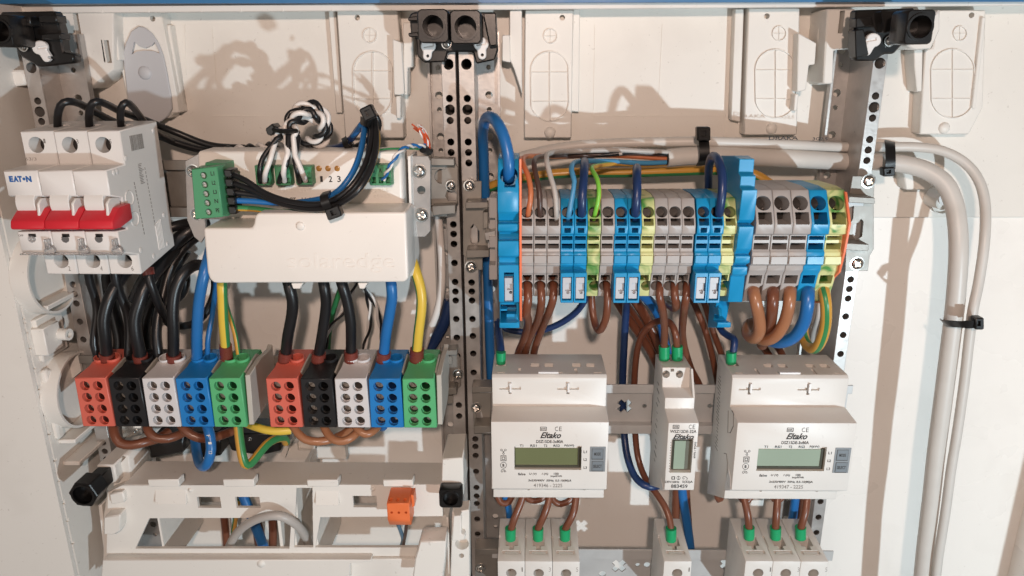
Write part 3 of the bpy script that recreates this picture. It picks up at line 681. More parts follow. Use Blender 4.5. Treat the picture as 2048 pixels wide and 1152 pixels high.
# ================================================================ three pole switch with red levers
t = thing('switch_disconnector', 'white three pole main switch with three red levers at the far left', 'switch', P(150, 549, 440))
xs0, xs1 = PX(13, 380, 379), PX(219, 380, 379); pw = (xs1 - xs0) / 3
prof = [(440, PZ(150, 242, 440)), (398, PZ(150, 262, 398)), (398, PZ(150, 329, 398)), (379, PZ(150, 341, 379)), (379, PZ(150, 392, 379)), (390, PZ(150, 396, 390)), (390, PZ(150, 458, 390)), (380, PZ(150, 462, 380)), (380, PZ(150, 505, 380)), (397, PZ(150, 509, 397)), (397, PZ(150, 549, 397)), (440, PZ(250, 492, 440))]
for i in range(3):
    x0 = xs0 + pw * i; xc = x0 + pw / 2; cu = B()
    u1 = 64 + 67 * i
    cu.cyl(P(u1 - 1 + i * .5, 290, 394), (0, 1, -0.1), 4.3, 20, 24)
    cu.cyl(P(114 + 64 * i, 527, 393), (0, 1, 0.1), 4.2, 20, 24)
    cu.box(xc - 4.2, xc + 1.5, 396, 399, PZ(150, 331, 398), PZ(150, 330, 398))
    cu.box(xc - 3.2, xc + 3.2, 412, 424, PZ(150, 252, 418) - 4, PZ(150, 246, 418) + 9)
    pole = B().prism(prof, x0 + 0.12, x0 + pw - 0.12).build('pole', switch_m, t, bevel=0.6, cut=cu)
    for (uu, vv, yy, s) in ((u1, 290, 402, 0.1), (114 + 64 * i, 527, 401, -0.1)):
        p = P(uu, vv, yy) + Vector((0, 6, -0.6)); B().cyl(p, (0, 1, 0), 4.0, 1.5, 20).build('terminal_screw', shaded_clamp_m, pole)  # dark disc colours the screw hole as if in shade
        B().plate([(p.x - 3.8 * math.cos(q), p.z - 3.8 * math.sin(q)) for q in [-1.35 + .31 * z9 for z9 in range(10)]], p.y - 4, p.y - 1).build('screw_rim', zinc, pole)
    z = PZ(150, 406, 384)
    B().lathe((xc - pw * 0.28, 386, z + 0.4), (1, 0, 0), [(0, 8.4), (pw * .56, 8.4)], 28).build('toggle_barrel', switch_m, t, bevel=0.3, smooth=30)
    zl0, zl1 = PZ(150, 461, 372), PZ(150, 421, 378)
    lx0, lx1 = PX(17, 445, 371), PX(224, 445, 371); lw = (lx1 - lx0) / 3
    B().prism([(392, zl1 + 1.4), (380, zl1 + 1.2), (372, zl1 - 4.4), (371, zl1 - 8.0), (372, zl0 + 0.4), (379, zl0 - 0.2), (392, zl0 + 2)], lx0 + lw * i + 0.2, lx0 + lw * (i + 1) - 0.2).build('lever', red_lever, t, bevel=0.8, seg=2)
    # side cheeks of the toggle opening
    B().prism([(388, PZ(150, 394, 388)), (379.5, PZ(150, 396, 380)), (376, PZ(150, 404, 380)), (375, PZ(150, 428, 380)), (378, PZ(150, 432, 380)), (388, PZ(150, 440, 388))], x0 + pw - 1.9, x0 + pw - 0.4).build('cheek', switch_m, t, bevel=0.4)
    B().pbox(57 + 67 * i, 468, 71 + 67 * i, 474, 379.6, 381).build('indicator_window', dark, pole)
    pc = P(64 + 67 * i, 478, 380); B().cyl(pc, (0, -1, 0), 2.0, 0.4, 18).build('eye', clear_m, pole)
    k = x0 + pw - 1
    B().lathe((k, 379.5, PZ(150, 500, 380)), (0, -1, 0), [(0, 3), (2, 2.8), (3, 1.2)], 12).build('clear_post', clear_m, t, smooth=50)
    B().box(k - 1.2, k + 0.6, 376.5, 379.8, PZ(150, 496, 380), PZ(150, 476, 380)).build('clear_post', clear_m, t)
B().box(xs0 + 1.5, xs1 + 0.5, 376.4, 379.7, PZ(150, 508, 379), PZ(150, 505, 379)).build('clear_label_strip', clear_m, t, bevel=0.3)
b = B(); 
print_text(b, 'E', 22.5, 358, 379, 8, 12, bold=0.06); print_text(b, 'A', 32, 358, 379, 10, 12, bold=0.06); print_text(b, 'T', 40, 358, 379, 9, 12, bold=0.06); print_text(b, 'N', 57.5, 358, 379, 11, 12, bold=0.06)
b.cyl(P(48, 358, 378.9), (0, -1, 0), 0.75, 0.12, 14); b.build('lettering', ink_blue, t)
b = B()
for s, u, v, y in (('1', 89, 282, 398), ('3', 155, 283, 398), ('5', 221, 283, 398), ('2', 139, 537, 397), ('4', 203, 537, 397), ('6', 265, 537, 397)): print_text(b, s, u, v, y, 4, 9, bold=0.0)
print_text(b, '63/3', 62, 318, 398, 22, 6, bold=-0.015); print_text(b, 'OFF', 42, 471, 380, 10, 4, bold=0)
b.build('lettering', ink_grey, t)
# right side face: bar code, rivets and moulded print
b = B(); X = xs1 + 0.0
def side(yz0, w, h, th=0.12):
    y, z = yz0; b.box(X - 0.4, X + th, y, y + w, z, z + h)
y = 407
for k in range(16):
    w = random.choice((0.3, 0.5, 0.7)); side((y, PZ(250, 303, 405)), w, 8.2); y += w + random.uniform(0.5, 0.8)
    if y > 421: break
for k in range(13): side((411 + random.uniform(0, .6), PZ(280, 330, 410) - k * 0.9), random.uniform(2, 5), 0.25)
for k in range(14): side((404 + k * 0.16, PZ(270, 370, 404) - k * 2.2), 0.5, 1.6)
for k in range(16): side((418 + k * 0.1, PZ(300, 340, 418) - k * 2.2), 0.35, 1.5)
b.build('printing', ink_grey, t)
for yy, vv in ((434, 262), (400, 316), (386, 345), (389, 343), (400, 500), (432, 430), (431, 488), (413, 512)):
    B().lathe((X - 0.1, yy, PZ(280, vv, yy)), (1, 0, 0), [(0, 1.5), (0.35, 1.4), (0.5, 0.7)], 12).build('rivet', switch_m, t, smooth=50)
b = B()
for k in range(5): b.box(X - 0.3, X + 0.35, 420 + k * 1.6, 420.7 + k * 1.6, PZ(310, 500, 420), PZ(310, 448, 420) + k * .4)
for a, c2 in ((394, 398), (396, 440)): b.ring((X - 0.2, a + 3, PZ(240, c2, a)), (1, 0, 0), 4.2, 3.8, 0.5, 24)
b.build('moulded_relief', switch_m, t)

# ================================================================ white box with green plugs in the middle left
t = thing('energy_meter_box', 'white plastic box with green plugs, three amber lights and embossed lettering', 'meter box', P(610, 566, 440))
YF, YU = 386, 412
B().pplate([(394, 302), (803, 302), (808, 440), (397, 440)], YU, 432).build('upper_case', box_m, t, bevel=2.0, seg=3)
B().pplate([(406, 456), (503, 456), (507, 447), (509, 434), (512, 428), (518, 426), (812, 424), (817, 557), (809, 565), (436, 567), (426, 566), (418, 558), (414, 545)], YF, 413).build('lower_case', box_m, t, bevel=1.6, seg=3)
B().pplate([(812, 420), (822, 420), (830, 520), (826, 552), (816, 556)], 412.5, 432).build('rear_case', box_m, t, bevel=0.8)
p = P(601, 452, YF); B().lathe(p, (0, -1, 0), [(-.2, 2.5), (0.5, 2.3), (0.9, 1.6), (1.0, 0.4)], 20).build('boss', box_m, t, smooth=50)
b = B(); print_text(b, 'solaredge', 683, 527, YF, 214, 40, bold=0.0, depth=0.22); b.build('embossed_lettering', box_m, t)
for u0, u1 in ((582, 606), (715, 735)):
    B().pplate([(u0, 566), (u1, 566), (u1 - 6, 578), (u0 + 4, 578)], 392, 402).build('latch', box_m, t, bevel=0.4)
for u in (638, 656, 674.5):
    p = P(u, 337, YU); B().lathe(p, (0, -1, 0), [(-.2, 1.65), (0.2, 1.6), (0.5, 0.9)], 16).build('light', led_m, t, smooth=50)
b = B()
for s, u in (('1', 643), ('2', 661), ('3', 678)): print_text(b, s, u, 358, YU, 7 if s != '1' else 5, 12)
print_text(b, 'L2 CT', 579, 400, YU, 26, 10); print_text(b, 'L1 CT', 617, 400, YU, 26, 10)
b.build('lettering', ink, t)
b = B(); print_text(b, 'L3 CT', 536, 381, YU, 26, 8, depth=.3); print_text(b, 'L2 CT', 575, 381, YU, 26, 8, depth=.3); print_text(b, 'L1 CT', 612, 381, YU, 26, 8, depth=.3)
print_text(b, 'G A+ B-', 764, 381, YU, 36, 7, depth=.3); print_text(b, 'RS485', 764, 393, YU, 34, 7, depth=.3); print_text(b, 'CON1', 484, 340, YU, 24, 7, depth=.3)
b.build('embossed_lettering', box_m, t)
def plug(label, u0, v0, u1, v1, n, marks, yf=404):
    us = (u0 + u1) / 2; tt = thing('green_plug', label, 'plug', P(us, v1, YU), 'green screw plugs on the white box')
    cu = B(); k = mmpx(us, v1, yf)
    for i in range(n):
        uc = u0 + (u1 - u0) * (i + 0.5) / n; w = (u1 - u0) / n * 0.33
        cu.pbox(uc - w, v0 + (v1 - v0) * 0.62, uc + w, v1 - 3, yf - 2, yf + 5)
        if n == 2: cu.cyl(P(uc, v0 + (v1 - v0) * 0.38, yf - 2), (0, 1, 0), 0.9, 3, 10)
    B().pbox(u0, v0, u1, v1, yf, YU - 0.1).build('housing', green_plug, tt, bevel=0.3, cut=cu)
    B().pbox(u0 - 1, v0 - 2, u1 + 3, v1 - 2, YU - 4, YU - 0.15).build('socket', green_plug, tt)
    if marks:
        b = B()
        for i, s in enumerate(marks): print_text(b, s, u0 + (u1 - u0) * (i + 0.5) / n, v0 + (v1 - v0) * 0.26, yf, 6, 9)
        b.build('lettering', ink, tt)
    return tt
plug('green plug with the leftmost twisted pair on the white box', 512, 333, 539, 371, 2, '')
plug('green plug with the middle twisted pair on the white box', 551, 333, 580, 371, 2, '')
plug('green plug with the rightmost twisted pair, next to the amber lights', 592, 333, 623, 370, 2, '')
plug('green three way plug marked G A B at the right of the white box', 739, 330, 782, 371, 3, 'GAB')
# five way plug standing off at the left, with the screws facing us
tt = thing('green_plug', 'big green five way screw plug sticking out at the left of the white box', 'plug', P(415, 440, 400), 'green screw plugs on the white box')
cu = B(); scr = []
for i in range(5): 
    u, v = 404 + 2.6 * i, 352 + 18.4 * i; scr.append((u, v)); cu.cyl(P(u, v, 385), (0, 1, 0), 1.9, 5.2, 16)
B().pplate([(382, 338), (434, 333), (446, 434), (390, 439)], 387, 402).build('housing', green_plug, tt, bevel=0.5, cut=cu)
B().pplate([(410, 325), (448, 327), (450, 342), (410, 344)], 398, 412).build('socket', green_plug, tt, bevel=0.3)
B().pplate([(418, 336), (444, 334), (456, 432), (428, 434)], 398, 412).build('socket', green_plug, tt)
for u, v in scr:
    p = P(u, v, 388.6); B().cyl(p, (0, 1, 0), 1.75, 1, 14).build('terminal_screw', zinc, tt, cut=B().plate([(p.x - 1.5, p.z - .7), (p.x + 1.5, p.z + .4), (p.x + 1.5, p.z + .8), (p.x - 1.5, p.z - .3)], p.y - 1, p.y + .5))
b = B()
for i, s in enumerate(('L1', 'L2', 'L3', 'N', 'PE')): print_text(b, s, 425 + 2.6 * i, 347 + 18.4 * i, 387, 7, 8)
b.build('lettering', ink, tt)
for i in range(5): B().pplate([(446 + 2.2 * i, 339 + 18.4 * i), (462 + 2.2 * i, 340 + 18.4 * i), (464 + 2.2 * i, 355 + 18.4 * i), (449 + 2.2 * i, 355 + 18.4 * i)], 392, 402).build('wire_entry', black_plastic, tt, bevel=0.5)
# mounting ears
tt = thing('mounting_ear', 'galvanised mounting ear with two cross head screws at the right of the white box', 'bracket', P(840, 470, 430), 'galvanised mounting ears of the white box')
B().pplate([(823, 312), (856, 312), (861, 322), (861, 462), (850, 474), (826, 474)], 428, 430).build('plate', zinc, tt, bevel=0.3, cut=B().cyl(P(841, 382, 425), (0, 1, 0), 2.5, 10, 18))
B().pplate([(815, 312), (821, 312), (825, 470), (820, 470)], 420, 446).build('spacer', white_metal, tt, bevel=0.3)
screw(tt, 838, 343, 428, 15); screw(tt, 843, 430, 428, 14.5)
tt = thing('mounting_ear', 'galvanised mounting ear behind the big green five way plug', 'bracket', P(395, 480, 430), 'galvanised mounting ears of the white box')
B().pplate([(370, 322), (396, 308), (410, 308), (412, 470), (402, 486), (388, 474), (374, 440)], 430, 432).build('plate', zinc, tt, bevel=0.3)
screw(tt, 386, 342, 430, 14); screw(tt, 394, 428, 430, 13)

# ================================================================ coloured distribution blocks
block_hole_shade = {m.name: mat(m.name + '_inside', q, 0.5) for m, q in ((red_m, (96, 44, 36)), (black_m, (16, 16, 17)), (greyblk_m, (112, 106, 102)), (blue_m, (20, 62, 112)), (green_m, (30, 92, 52)))}  # block colours darkened to paint the shade deep in the holes
def dist_proto(m, name):
    u0, u1 = 536, 601                                  # the prototype is built in the place of the second red block
    t = thing('distribution_block', name, 'terminal block', P((u0 + u1) / 2, 853, 440))
    x0, x1 = PX(530, 758, 400), PX(598, 758, 400)
    zt, zb = PZ(565, 757, 400), PZ(570, 855, 400)
    k = mmpx(565, 800, 400); cu = B(); h = zt - zb; w = x1 - x0
    for r in range(4):
        for c in range(2):
            cu.cyl((x0 + w * (0.31 + 0.385 * c), 398, zb + h * (0.85 - 0.235 * r)), (0, 1, -0.12), w * 0.148, 5.5, 18); cu.cyl((x0 + w * (0.31 + 0.385 * c), 402, zb + h * (0.85 - 0.235 * r) - 0.4), (0, 1, -0.12), w * 0.132, 13, 14, 1)
    zt2 = PZ(565, 725, 418)
    for c in range(2): cu.lathe((x0 + w * 0.5 + w * 0.36 * (c - .5), 420, zt2 + 3), (0, 0.22, -1), [(0, w * 0.185), (16, w * 0.18)], 20)
    prof = [(400, zt), (400, zb), (440, zb + 3), (440, zt2), (418, zt2), (415, zt2 - 1.2)]
    xm = (x0 + x1) / 2
    def taper(bb):                                     # the upper part narrows towards the wire entries
        for q in bb.v:
            f = min(1, max(0, (q.z - zt + 1) / (zt2 - zt))); q.x = xm + (q.x - xm) * (1 - 0.13 * f)
        return bb
    body = taper(B().prism(prof, x0 + 0.15, x1 - 0.15)).build('housing', [m, block_hole_shade[m.name]], t, bevel=0.5, cut=cu)
    b = B()
    for c in range(2): b.ring((xm + w * 0.36 * (c - .5), 420.5, zt2 + 2.6 + 0.15 * c), (0, 0.22, -1), w * 0.215, w * 0.185, 5.0, 22)
    b.build('entry_collar', m, t, smooth=30)
    for r in range(4):
        for c in range(2):
            p = Vector((x0 + w * (0.31 + 0.385 * c), 406.0 + 2.6 * ((r * 3 + c * 2) % 3), zb + h * (0.85 - 0.235 * r) - 0.6))
            a = random.uniform(0, 3); ca, sa = math.cos(a) * 2.0, math.sin(a) * 2.0; q = 0.3
            c2 = B().plate([(p.x + ca - sa * q * .5, p.z + sa + ca * q * .5), (p.x - ca - sa * q * .5, p.z - sa + ca * q * .5), (p.x - ca + sa * q * .5, p.z - sa - ca * q * .5), (p.x + ca + sa * q * .5, p.z + sa - ca * q * .5)], p.y - 1, p.y + 0.9)
            B().cyl(p, (0, 1, -0.12), w * 0.128, 3, 14).build('clamp_screw', zinc if c and r > 0 else zinc_dark, t, cut=c2)
    # grey side wing that shows between the blocks
    B().prism([(440, zt2 - 5), (428, zt2 + 1.8), (419, zt2 + 0.6), (412, zt + (zt2 - zt) * 0.75), (407.5, zt + (zt2 - zt) * 0.36), (410, zt - 2), (440, zt - 8)], x1 - 1.25, x1 - 0.1).build('side_wing', holder_m, t, bevel=0.3)
    return t, x0, w
cols = [('red', red_m), ('black', black_m), ('pale grey', greyblk_m), ('blue', blue_m), ('green', green_m)]
left_u = [146, 213.5, 281, 348, 415]; right_u = [529, 598, 666.5, 734.5, 802]
for i, (cn, m) in enumerate(cols):
    o, x0, w = dist_proto(m, cn + ' distribution block in the right hand group of five, under the white box')
    dx = PX(right_u[i], 758, 400) - x0
    o.location.x += dx * S; LOC[o] = LOC[o] + Vector((dx, 0, 0)); o['group'] = 'coloured distribution blocks'
    for ch in o.children: LOC[ch] = LOC[o]
    dup(o, (PX(left_u[i], 758, 400) - PX(right_u[i], 758, 400), 0, 0), cn + ' distribution block in the left hand group of five, under the switch')
for lab, uu in (('grey end plate right of the left hand green block', 484), ('grey end plate right of the right hand green block', 870)):
    x = PX(uu, 758, 400)
    z0, z1 = PZ(uu, 851, 402), PZ(uu, 706, 440)
    tag(B().prism([(401, z0 + 1), (404, PZ(uu, 750, 404)), (424, PZ(uu, 716, 424)), (442, z1 + 2), (446, z1 + 4), (446, z0 + 10), (430, z0 + 3)], x + 0.3, x + 3.4).build('end_plate', holder_m, bevel=0.4), lab, 'end plate', 'grey end plates of the distribution blocks')

# ================================================================ row of terminals
GRP = 'terminals in the long row on the upper right rail'
def term_proto(kind, m, uc, pitch, big):
    x0, x1 = PX(uc - pitch / 2, 430, 395), PX(uc + pitch / 2, 430, 395); xc = (x0 + x1) / 2; w = x1 - x0
    Z = lambda v, y: PZ(uc, v, y)
    t = thing('terminal', kind, 'terminal', (xc, 440, Z(598, 440)), GRP)
    if big:
        prof = [(440, Z(602, 440)), (403, Z(602, 403)), (398.5, Z(549, 398.5)), (396, Z(541, 396)), (396, Z(531, 396)), (393.5, Z(530, 393.5)), (393.5, Z(505, 393.5)), (395, Z(500, 395)), (395, Z(470, 395)), (391, Z(468, 391)), (391, Z(446, 391)), (401, Z(380, 401)), (412, Z(371, 412)), (440, Z(360, 440))]
        f, sq, rows, sq2, f2 = (404, 16, 391), (424, 446), ((472, 480), (486, 499)), (549, 567), (586, 15.5)
    else:
        prof = [(440, Z(592, 440)), (403.5, Z(592, 403.5)), (400, Z(549, 400)), (398, Z(546, 398)), (398, Z(532, 398)), (395.5, Z(531, 395.5)), (395.5, Z(507, 395.5)), (397, Z(503, 397)), (397, Z(470, 397)), (394, Z(468, 394)), (394, Z(450, 394)), (402, Z(397, 402)), (414, Z(387, 414)), (440, Z(378, 440))]
        f, sq, rows, sq2, f2 = (422, 12.3, 394), (438, 451), ((474, 482), (489, 499)), (550, 562), (577, 12.5)
    k = mmpx(uc, 430, 396); cu = B()
    c = P(uc, f[0], 396); cu.lathe(c + Vector((0, -6, 1.2)), (0, 1, -0.28), [(0, f[1] * k), (22, f[1] * k * 0.86)], 22)
    cu.box(xc - w * .37, xc + w * .37, 386, 408, Z(sq[1], 395), Z(sq[0], 395))
    for a, bb in rows: cu.box(xc - w * .41, xc + w * .41, 390, 414, Z(bb, 395), Z(a, 395))
    disc = kind == 'd'
    if not disc:
        cu.box(xc - w * .36, xc + w * .36, 390, 414, Z(sq2[1], 400), Z(sq2[0], 400))
        c = P(uc, f2[0], 402); cu.lathe(c + Vector((0, -8, 1)), (0, 1, 0.10), [(0, f2[1] * k * 1.02), (24, f2[1] * k * 0.9)], 22)
        if big: pass
    else:
        cu.box(xc - w * .24, xc + w * .24, 388, 402, Z(466, 394), Z(456, 394))
    B().prism(prof, x0 + 0.10, x1 - 0.10).build('housing', m, t, bevel=0.3, cut=cu)
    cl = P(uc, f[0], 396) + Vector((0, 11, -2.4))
    B().cyl(cl, (0, 1, -0.28), f[1] * k * 0.9, 2, 16).build('shaded_clamp_disc', shaded_clamp_m, t)  # clamp as a dark disc, funnel shade put into its colour
    B().box(xc - w * .345, xc + w * .345, 404.5, 406.5, Z(sq[1] - 0.6, 398), Z(sq[0] + 0.6, 398)).build('clamp_lever', shaded_clamp_m, t)
    # moulded marker tag
    B().box(xc - w * .46, xc + w * .46, 394.6 if not big else 392.6, 396, Z(527, 395), Z(511, 395)).build('marker_tag', m, t, bevel=0.25)
    if disc:
        cu = B().box(xc - w * .36, xc + w * .36, 388, 396, Z(600, 392), Z(553, 392))
        B().box(x0 + 0.1, x1 - 0.1, 391, 408, Z(606, 391), Z(546, 391)).build('disconnect_frame', m, t, bevel=0.3, cut=cu)
        c2 = B().cyl(P(uc + 1, 589, 388), (0, 1, 0), 0.9, 6, 12); c2.box(xc - w * .12, xc + w * .3, 389, 393.4, Z(582, 392), Z(566, 392))
        B().box(xc - w * .33, xc + w * .30, 391.6, 395.9, Z(597, 392), Z(555, 392)).build('slider', slider_m, t, bevel=0.2, cut=c2)
    return t
seq = [(1054, 'g', 'grey terminal with the orange wire, first beside the orange plate'), (1081, 'g', 'grey terminal with the dark brown wire'), (1108, 'g', 'grey terminal with the grey wire'),
 (1135.5, 'd', 'blue disconnect terminal with the thin light blue wire'), (1162.5, 'd', 'blue disconnect terminal with the thick navy wire next to the light blue one'), (1189.5, 'y', 'green and yellow terminal with the thin green yellow wire'),
 (1217, 'g', 'empty grey terminal between the green yellow wire and a blue pair'), (1244, 'd', 'empty blue disconnect terminal left of a single navy wire'), (1271, 'd', 'blue disconnect terminal with the single short navy wire'),
 (1298, 'y', 'empty pale yellow green terminal in the middle of the row'), (1325, 'g', 'first of three empty grey terminals right of the pale yellow green one'), (1352, 'g', 'middle of three empty grey terminals right of the pale yellow green one'),
 (1379, 'g', 'last of three empty grey terminals, left of the blue pair with the navy loop'), (1409, 'd', 'empty blue disconnect terminal left of the navy loop'), (1436, 'd', 'blue disconnect terminal with the navy loop'), (1462, 'y', 'empty green terminal against the blue partition')]
protos = {}
for u, kd, lab in seq:
    key = kd
    if key not in protos:
        protos[key] = (term_proto(kd, {'g': term_grey, 'd': term_blue, 'y': term_gy}[kd], u, 27, False), u); o = protos[key][0]; o['label'] = lab
    else:
        o0, u0 = protos[key]; o = dup(o0, (PX(u, 430, 395) - PX(u0, 430, 395), 0, 0), lab)
        if u == 1298 or u == 1462:
            for ch in o.children:
                if ch.name.startswith(('housing', 'marker')): ch.data = ch.data.copy(); ch.data.materials[0] = term_gy2
seq2 = [(1528, 'g', 'large grey terminal right beside the blue partition'), (1565, 'g', 'large grey terminal in the middle of three at the right end'), (1602, 'g', 'large grey terminal next to the large blue one'), (1638.5, 'b', 'large blue terminal with the thick blue wire below'), (1674.5, 'y', 'large green and yellow terminal at the right end')]
protos = {}
for u, kd, lab in seq2:
    if kd not in protos:
        protos[kd] = (term_proto('big', {'g': term_grey, 'b': term_blue, 'y': term_gy2}[kd], u, 36.8, True), u); o = protos[kd][0]; o['label'] = lab
    else: o = dup(protos[kd][0], (PX(u, 430, 395) - PX(protos[kd][1], 430, 395), 0, 0), lab)
# orange end plates
for u, lab, pv in ((1040.5, 'thin orange end plate between the blue terminal and the first grey terminals', ((312, 425), (318, 398), (452, 392), (600, 394), (642, 400), (642, 440))), (1693, 'thin orange end plate at the right end of the terminal row', ((362, 440), (384, 399), (448, 389), (505, 391), (545, 394), (556, 400), (606, 409), (606, 440)))):
    x = PX(u, 450, 393)
    tag(B().prism([(y, PZ(u, v, y)) for v, y in pv], x - 0.55, x + 0.75).build('partition_plate', orange_m, bevel=0.2), lab, 'partition', 'orange end plates of the terminals')
# blue end terminals
t = thing('blue_end_terminal', 'tall blue terminal at the left end of the row under the thick blue cable', 'terminal', P(1018, 655, 430))
uc = 1016.5; x0, x1 = PX(996, 450, 394), PX(1037.5, 450, 394); xc = (x0 + x1) / 2; w = x1 - x0; Z = lambda v, y: PZ(uc, v, y)
prof = [(440, Z(655, 440)), (398, Z(656, 398)), (398, Z(645, 398)), (402, Z(640, 402)), (402, Z(606, 402)), (394, Z(604, 394)), (394, Z(530, 394)), (397, Z(526, 397)), (397, Z(516, 397)), (393, Z(512, 393)), (393, Z(482, 393)), (401, Z(478, 401)), (401, Z(466, 401)), (394, Z(462, 394)), (394, Z(448, 394)), (399, Z(444, 399)), (396, Z(430, 396)), (394, Z(424, 394)), (394, Z(384, 394)), (404, Z(318, 404)), (425, Z(306, 425)), (440, Z(306, 440))]
cu = B(); k = mmpx(uc, 350, 400)
cu.lathe(P(1017, 346, 394), (0, 1, -0.35), [(-4, 19 * k), (22, 17 * k)], 26)
cu.prism([(390, Z(372, 399)), (412, Z(374, 399)), (390, Z(354, 399))], PX(1009, 365, 399), PX(1031, 365, 399))
cu.box(PX(1008, 575, 394), PX(1028, 575, 394), 390, 404, Z(604, 394), Z(545, 394))
cu.box(PX(1001, 625, 402), PX(1033, 625, 402), 398, 422, Z(641, 402), Z(609, 402))
B().prism(prof, x0, x1).build('housing', term_blue, t, bevel=0.4, cut=cu)
B().box(PX(1009, 580, 395), PX(1026, 580, 395), 396, 400, Z(602, 396), Z(556, 396)).build('slider', slider_m, t, bevel=0.2, cut=B().cyl(P(1021, 588, 393), (0, 1, 0), 0.95, 7, 12).box(PX(1014, 575, 395), PX(1024, 575, 395), 394, 398, Z(580, 396), Z(568, 396)))
B().box(PX(1013, 636, 404), PX(1034, 636, 404), 404, 408, Z(640, 404), Z(628, 404)).box(PX(1001, 620, 404), PX(1014, 620, 404), 404, 410, Z(622, 404), Z(618, 404)).build('foot_catch', term_blue, t, bevel=0.2)
tt = thing('blue_partition', 'tall stepped blue partition between the small and the large terminals', 'partition', P(1480, 655, 430))
uc = 1492; x0, x1 = PX(1473, 450, 396), PX(1503, 450, 396)
prof = [(440, Z(655, 440)), (418, Z(655, 418)), (418, Z(645, 418)), (428, Z(640, 428)), (424, Z(602, 424)), (400, Z(604, 400)), (399, Z(553, 399)), (396, Z(549, 396)), (396, Z(534, 396)), (399, Z(530, 399)), (393, Z(526, 393)), (393, Z(512, 393)), (396, Z(508, 396)), (392, Z(498, 392)), (391, Z(453, 391)), (397, Z(448, 397)), (392, Z(440, 392)), (391, Z(380, 391)), (396, Z(374, 396)), (396, Z(352, 396)), (401, Z(345, 401)), (401, Z(318, 401)), (412, Z(311, 412)), (440, Z(311, 440))]
B().prism(prof, x0, x1).build('housing', term_blue, tt, bevel=0.35)
for yy, vv, r in ((418, 616, 1.6), (430, 470, 2)): B().lathe((x0 + 0.1, yy, Z(vv, yy)), (-1, 0, 0), [(0, r), (.6, r)], 12).build('rivet', term_blue, tt)
B().prism([(408, Z(632, 408)), (424, Z(626, 424)), (424, Z(612, 424)), (412, Z(616, 412))], x0 - 2, x0 - 0.05).build('foot_catch', term_blue, tt, bevel=0.2)
t2 = thing('rail_clamp', 'grey rail end stop between the steel bracket and the blue end terminal', 'clamp', P(988, 560, 430))
B().pplate([(978, 395), (995, 395), (995, 560), (978, 560)], 426, 446).build('body', term_grey, t2, bevel=0.5, cut=B().pbox(976, 440, 990, 478, 420, 436).pbox(976, 500, 990, 536, 420, 436))
B().pplate([(970, 466), (990, 462), (990, 478), (972, 480)], 428, 440).build('hook', zinc, t2)

# ================================================================ electricity meters
def meter_text(b, bg, serial):
    Y = 391
    rect_outline(b, 1087, 857.6, Y, 13, 8, 1.0); print_text(b, 'kWh', 1087, 857.8, Y, 9, 4)
    print_text(b, 'C', 1113, 857.6, Y, 6, 8.5, bold=-0.01); print_text(b, 'E', 1121, 857.6, Y, 5, 8.5, bold=-0.01)
    print_text(b, 'Eltako', 1101.5, 870.5, Y, 42, 12, bold=0.024, shear=0.45)
    print_text(b, 'DSZ15DE-3x80A', 1099.5, 883, Y, 54, 6, bold=0.014)
    for s, u in (('T1', 1043), ('RS1', 1067), ('T2', 1091), ('RS2', 1113.5)): print_text(b, s, u, 891.2, Y, 5 * len(s) - (3 if len(s) == 2 else 2.5), 4.6, bold=.014)
    print_text(b, 'P(kW)', 1138.5, 891.4, Y, 19, 5.4, bold=.014)
    for s, v in (('L1', 903.5), ('L2', 919), ('L3', 935)): print_text(b, s, 1170.5, v, Y, 6.5, 5, bold=.01)
    for s, u, w in (('false', 1043.5, 15), ('U (V)', 1066, 14.5), ('I (A)', 1090, 12.5)): print_text(b, s, u, 948, Y, w, 5, bold=.014, shear=.12)
    print_text(b, '100', 1112.5, 947.4, Y, 9.5, 4.4, bold=.014); print_text(b, 'imp/kWh', 1112.5, 952.6, Y, 23, 4.6, bold=.014, shear=.15)
    print_text(b, '3x230/400V  50Hz, 0,5-10(80)A', 1099.5, 961.4, Y, 86, 5.2, bold=.014, shear=.12)
    print_text(bg, serial, 1096, 970.8, Y, 57, 7, bold=.005)
    # symbols: three wire star, double square, circled B, open lock
    for u, v in ((1003, 900), (1011, 900), (1007, 907)): 
        ring_pts = [(u + 1.8 * math.cos(a * math.pi / 4), v - 1.9 * math.sin(a * math.pi / 4)) for a in range(9)]; stroke(b, ring_pts, Y, 1)
    for p in (((1004, 901), (1007, 904)), ((1010, 901), (1007, 904)), ((1007, 904), (1007, 906))): stroke(b, p, Y, 1)
    rect_outline(b, 1007, 916.4, Y, 11.5, 11, 1.1); rect_outline(b, 1007, 916.4, Y, 6, 6, 1.0)
    stroke(b, [(1007 + 6 * math.cos(a * math.pi / 8), 930.4 - 6 * math.sin(a * math.pi / 8)) for a in range(17)], Y, 1.1); print_text(b, 'B', 1007, 930.4, Y, 4, 5.5, bold=.03)
    stroke(b, [(1002, 942), (1003.5, 939.5), (1007, 939.2), (1010, 940.5), (1012, 943.5), (1009, 944)], Y, 1.1); stroke(b, [(1002, 942), (1003.5, 944.5), (1006, 943), (1006.5, 940.5)], Y, 1.1); stroke(b, [(1009, 941), (1008.5, 944)], Y, 1)
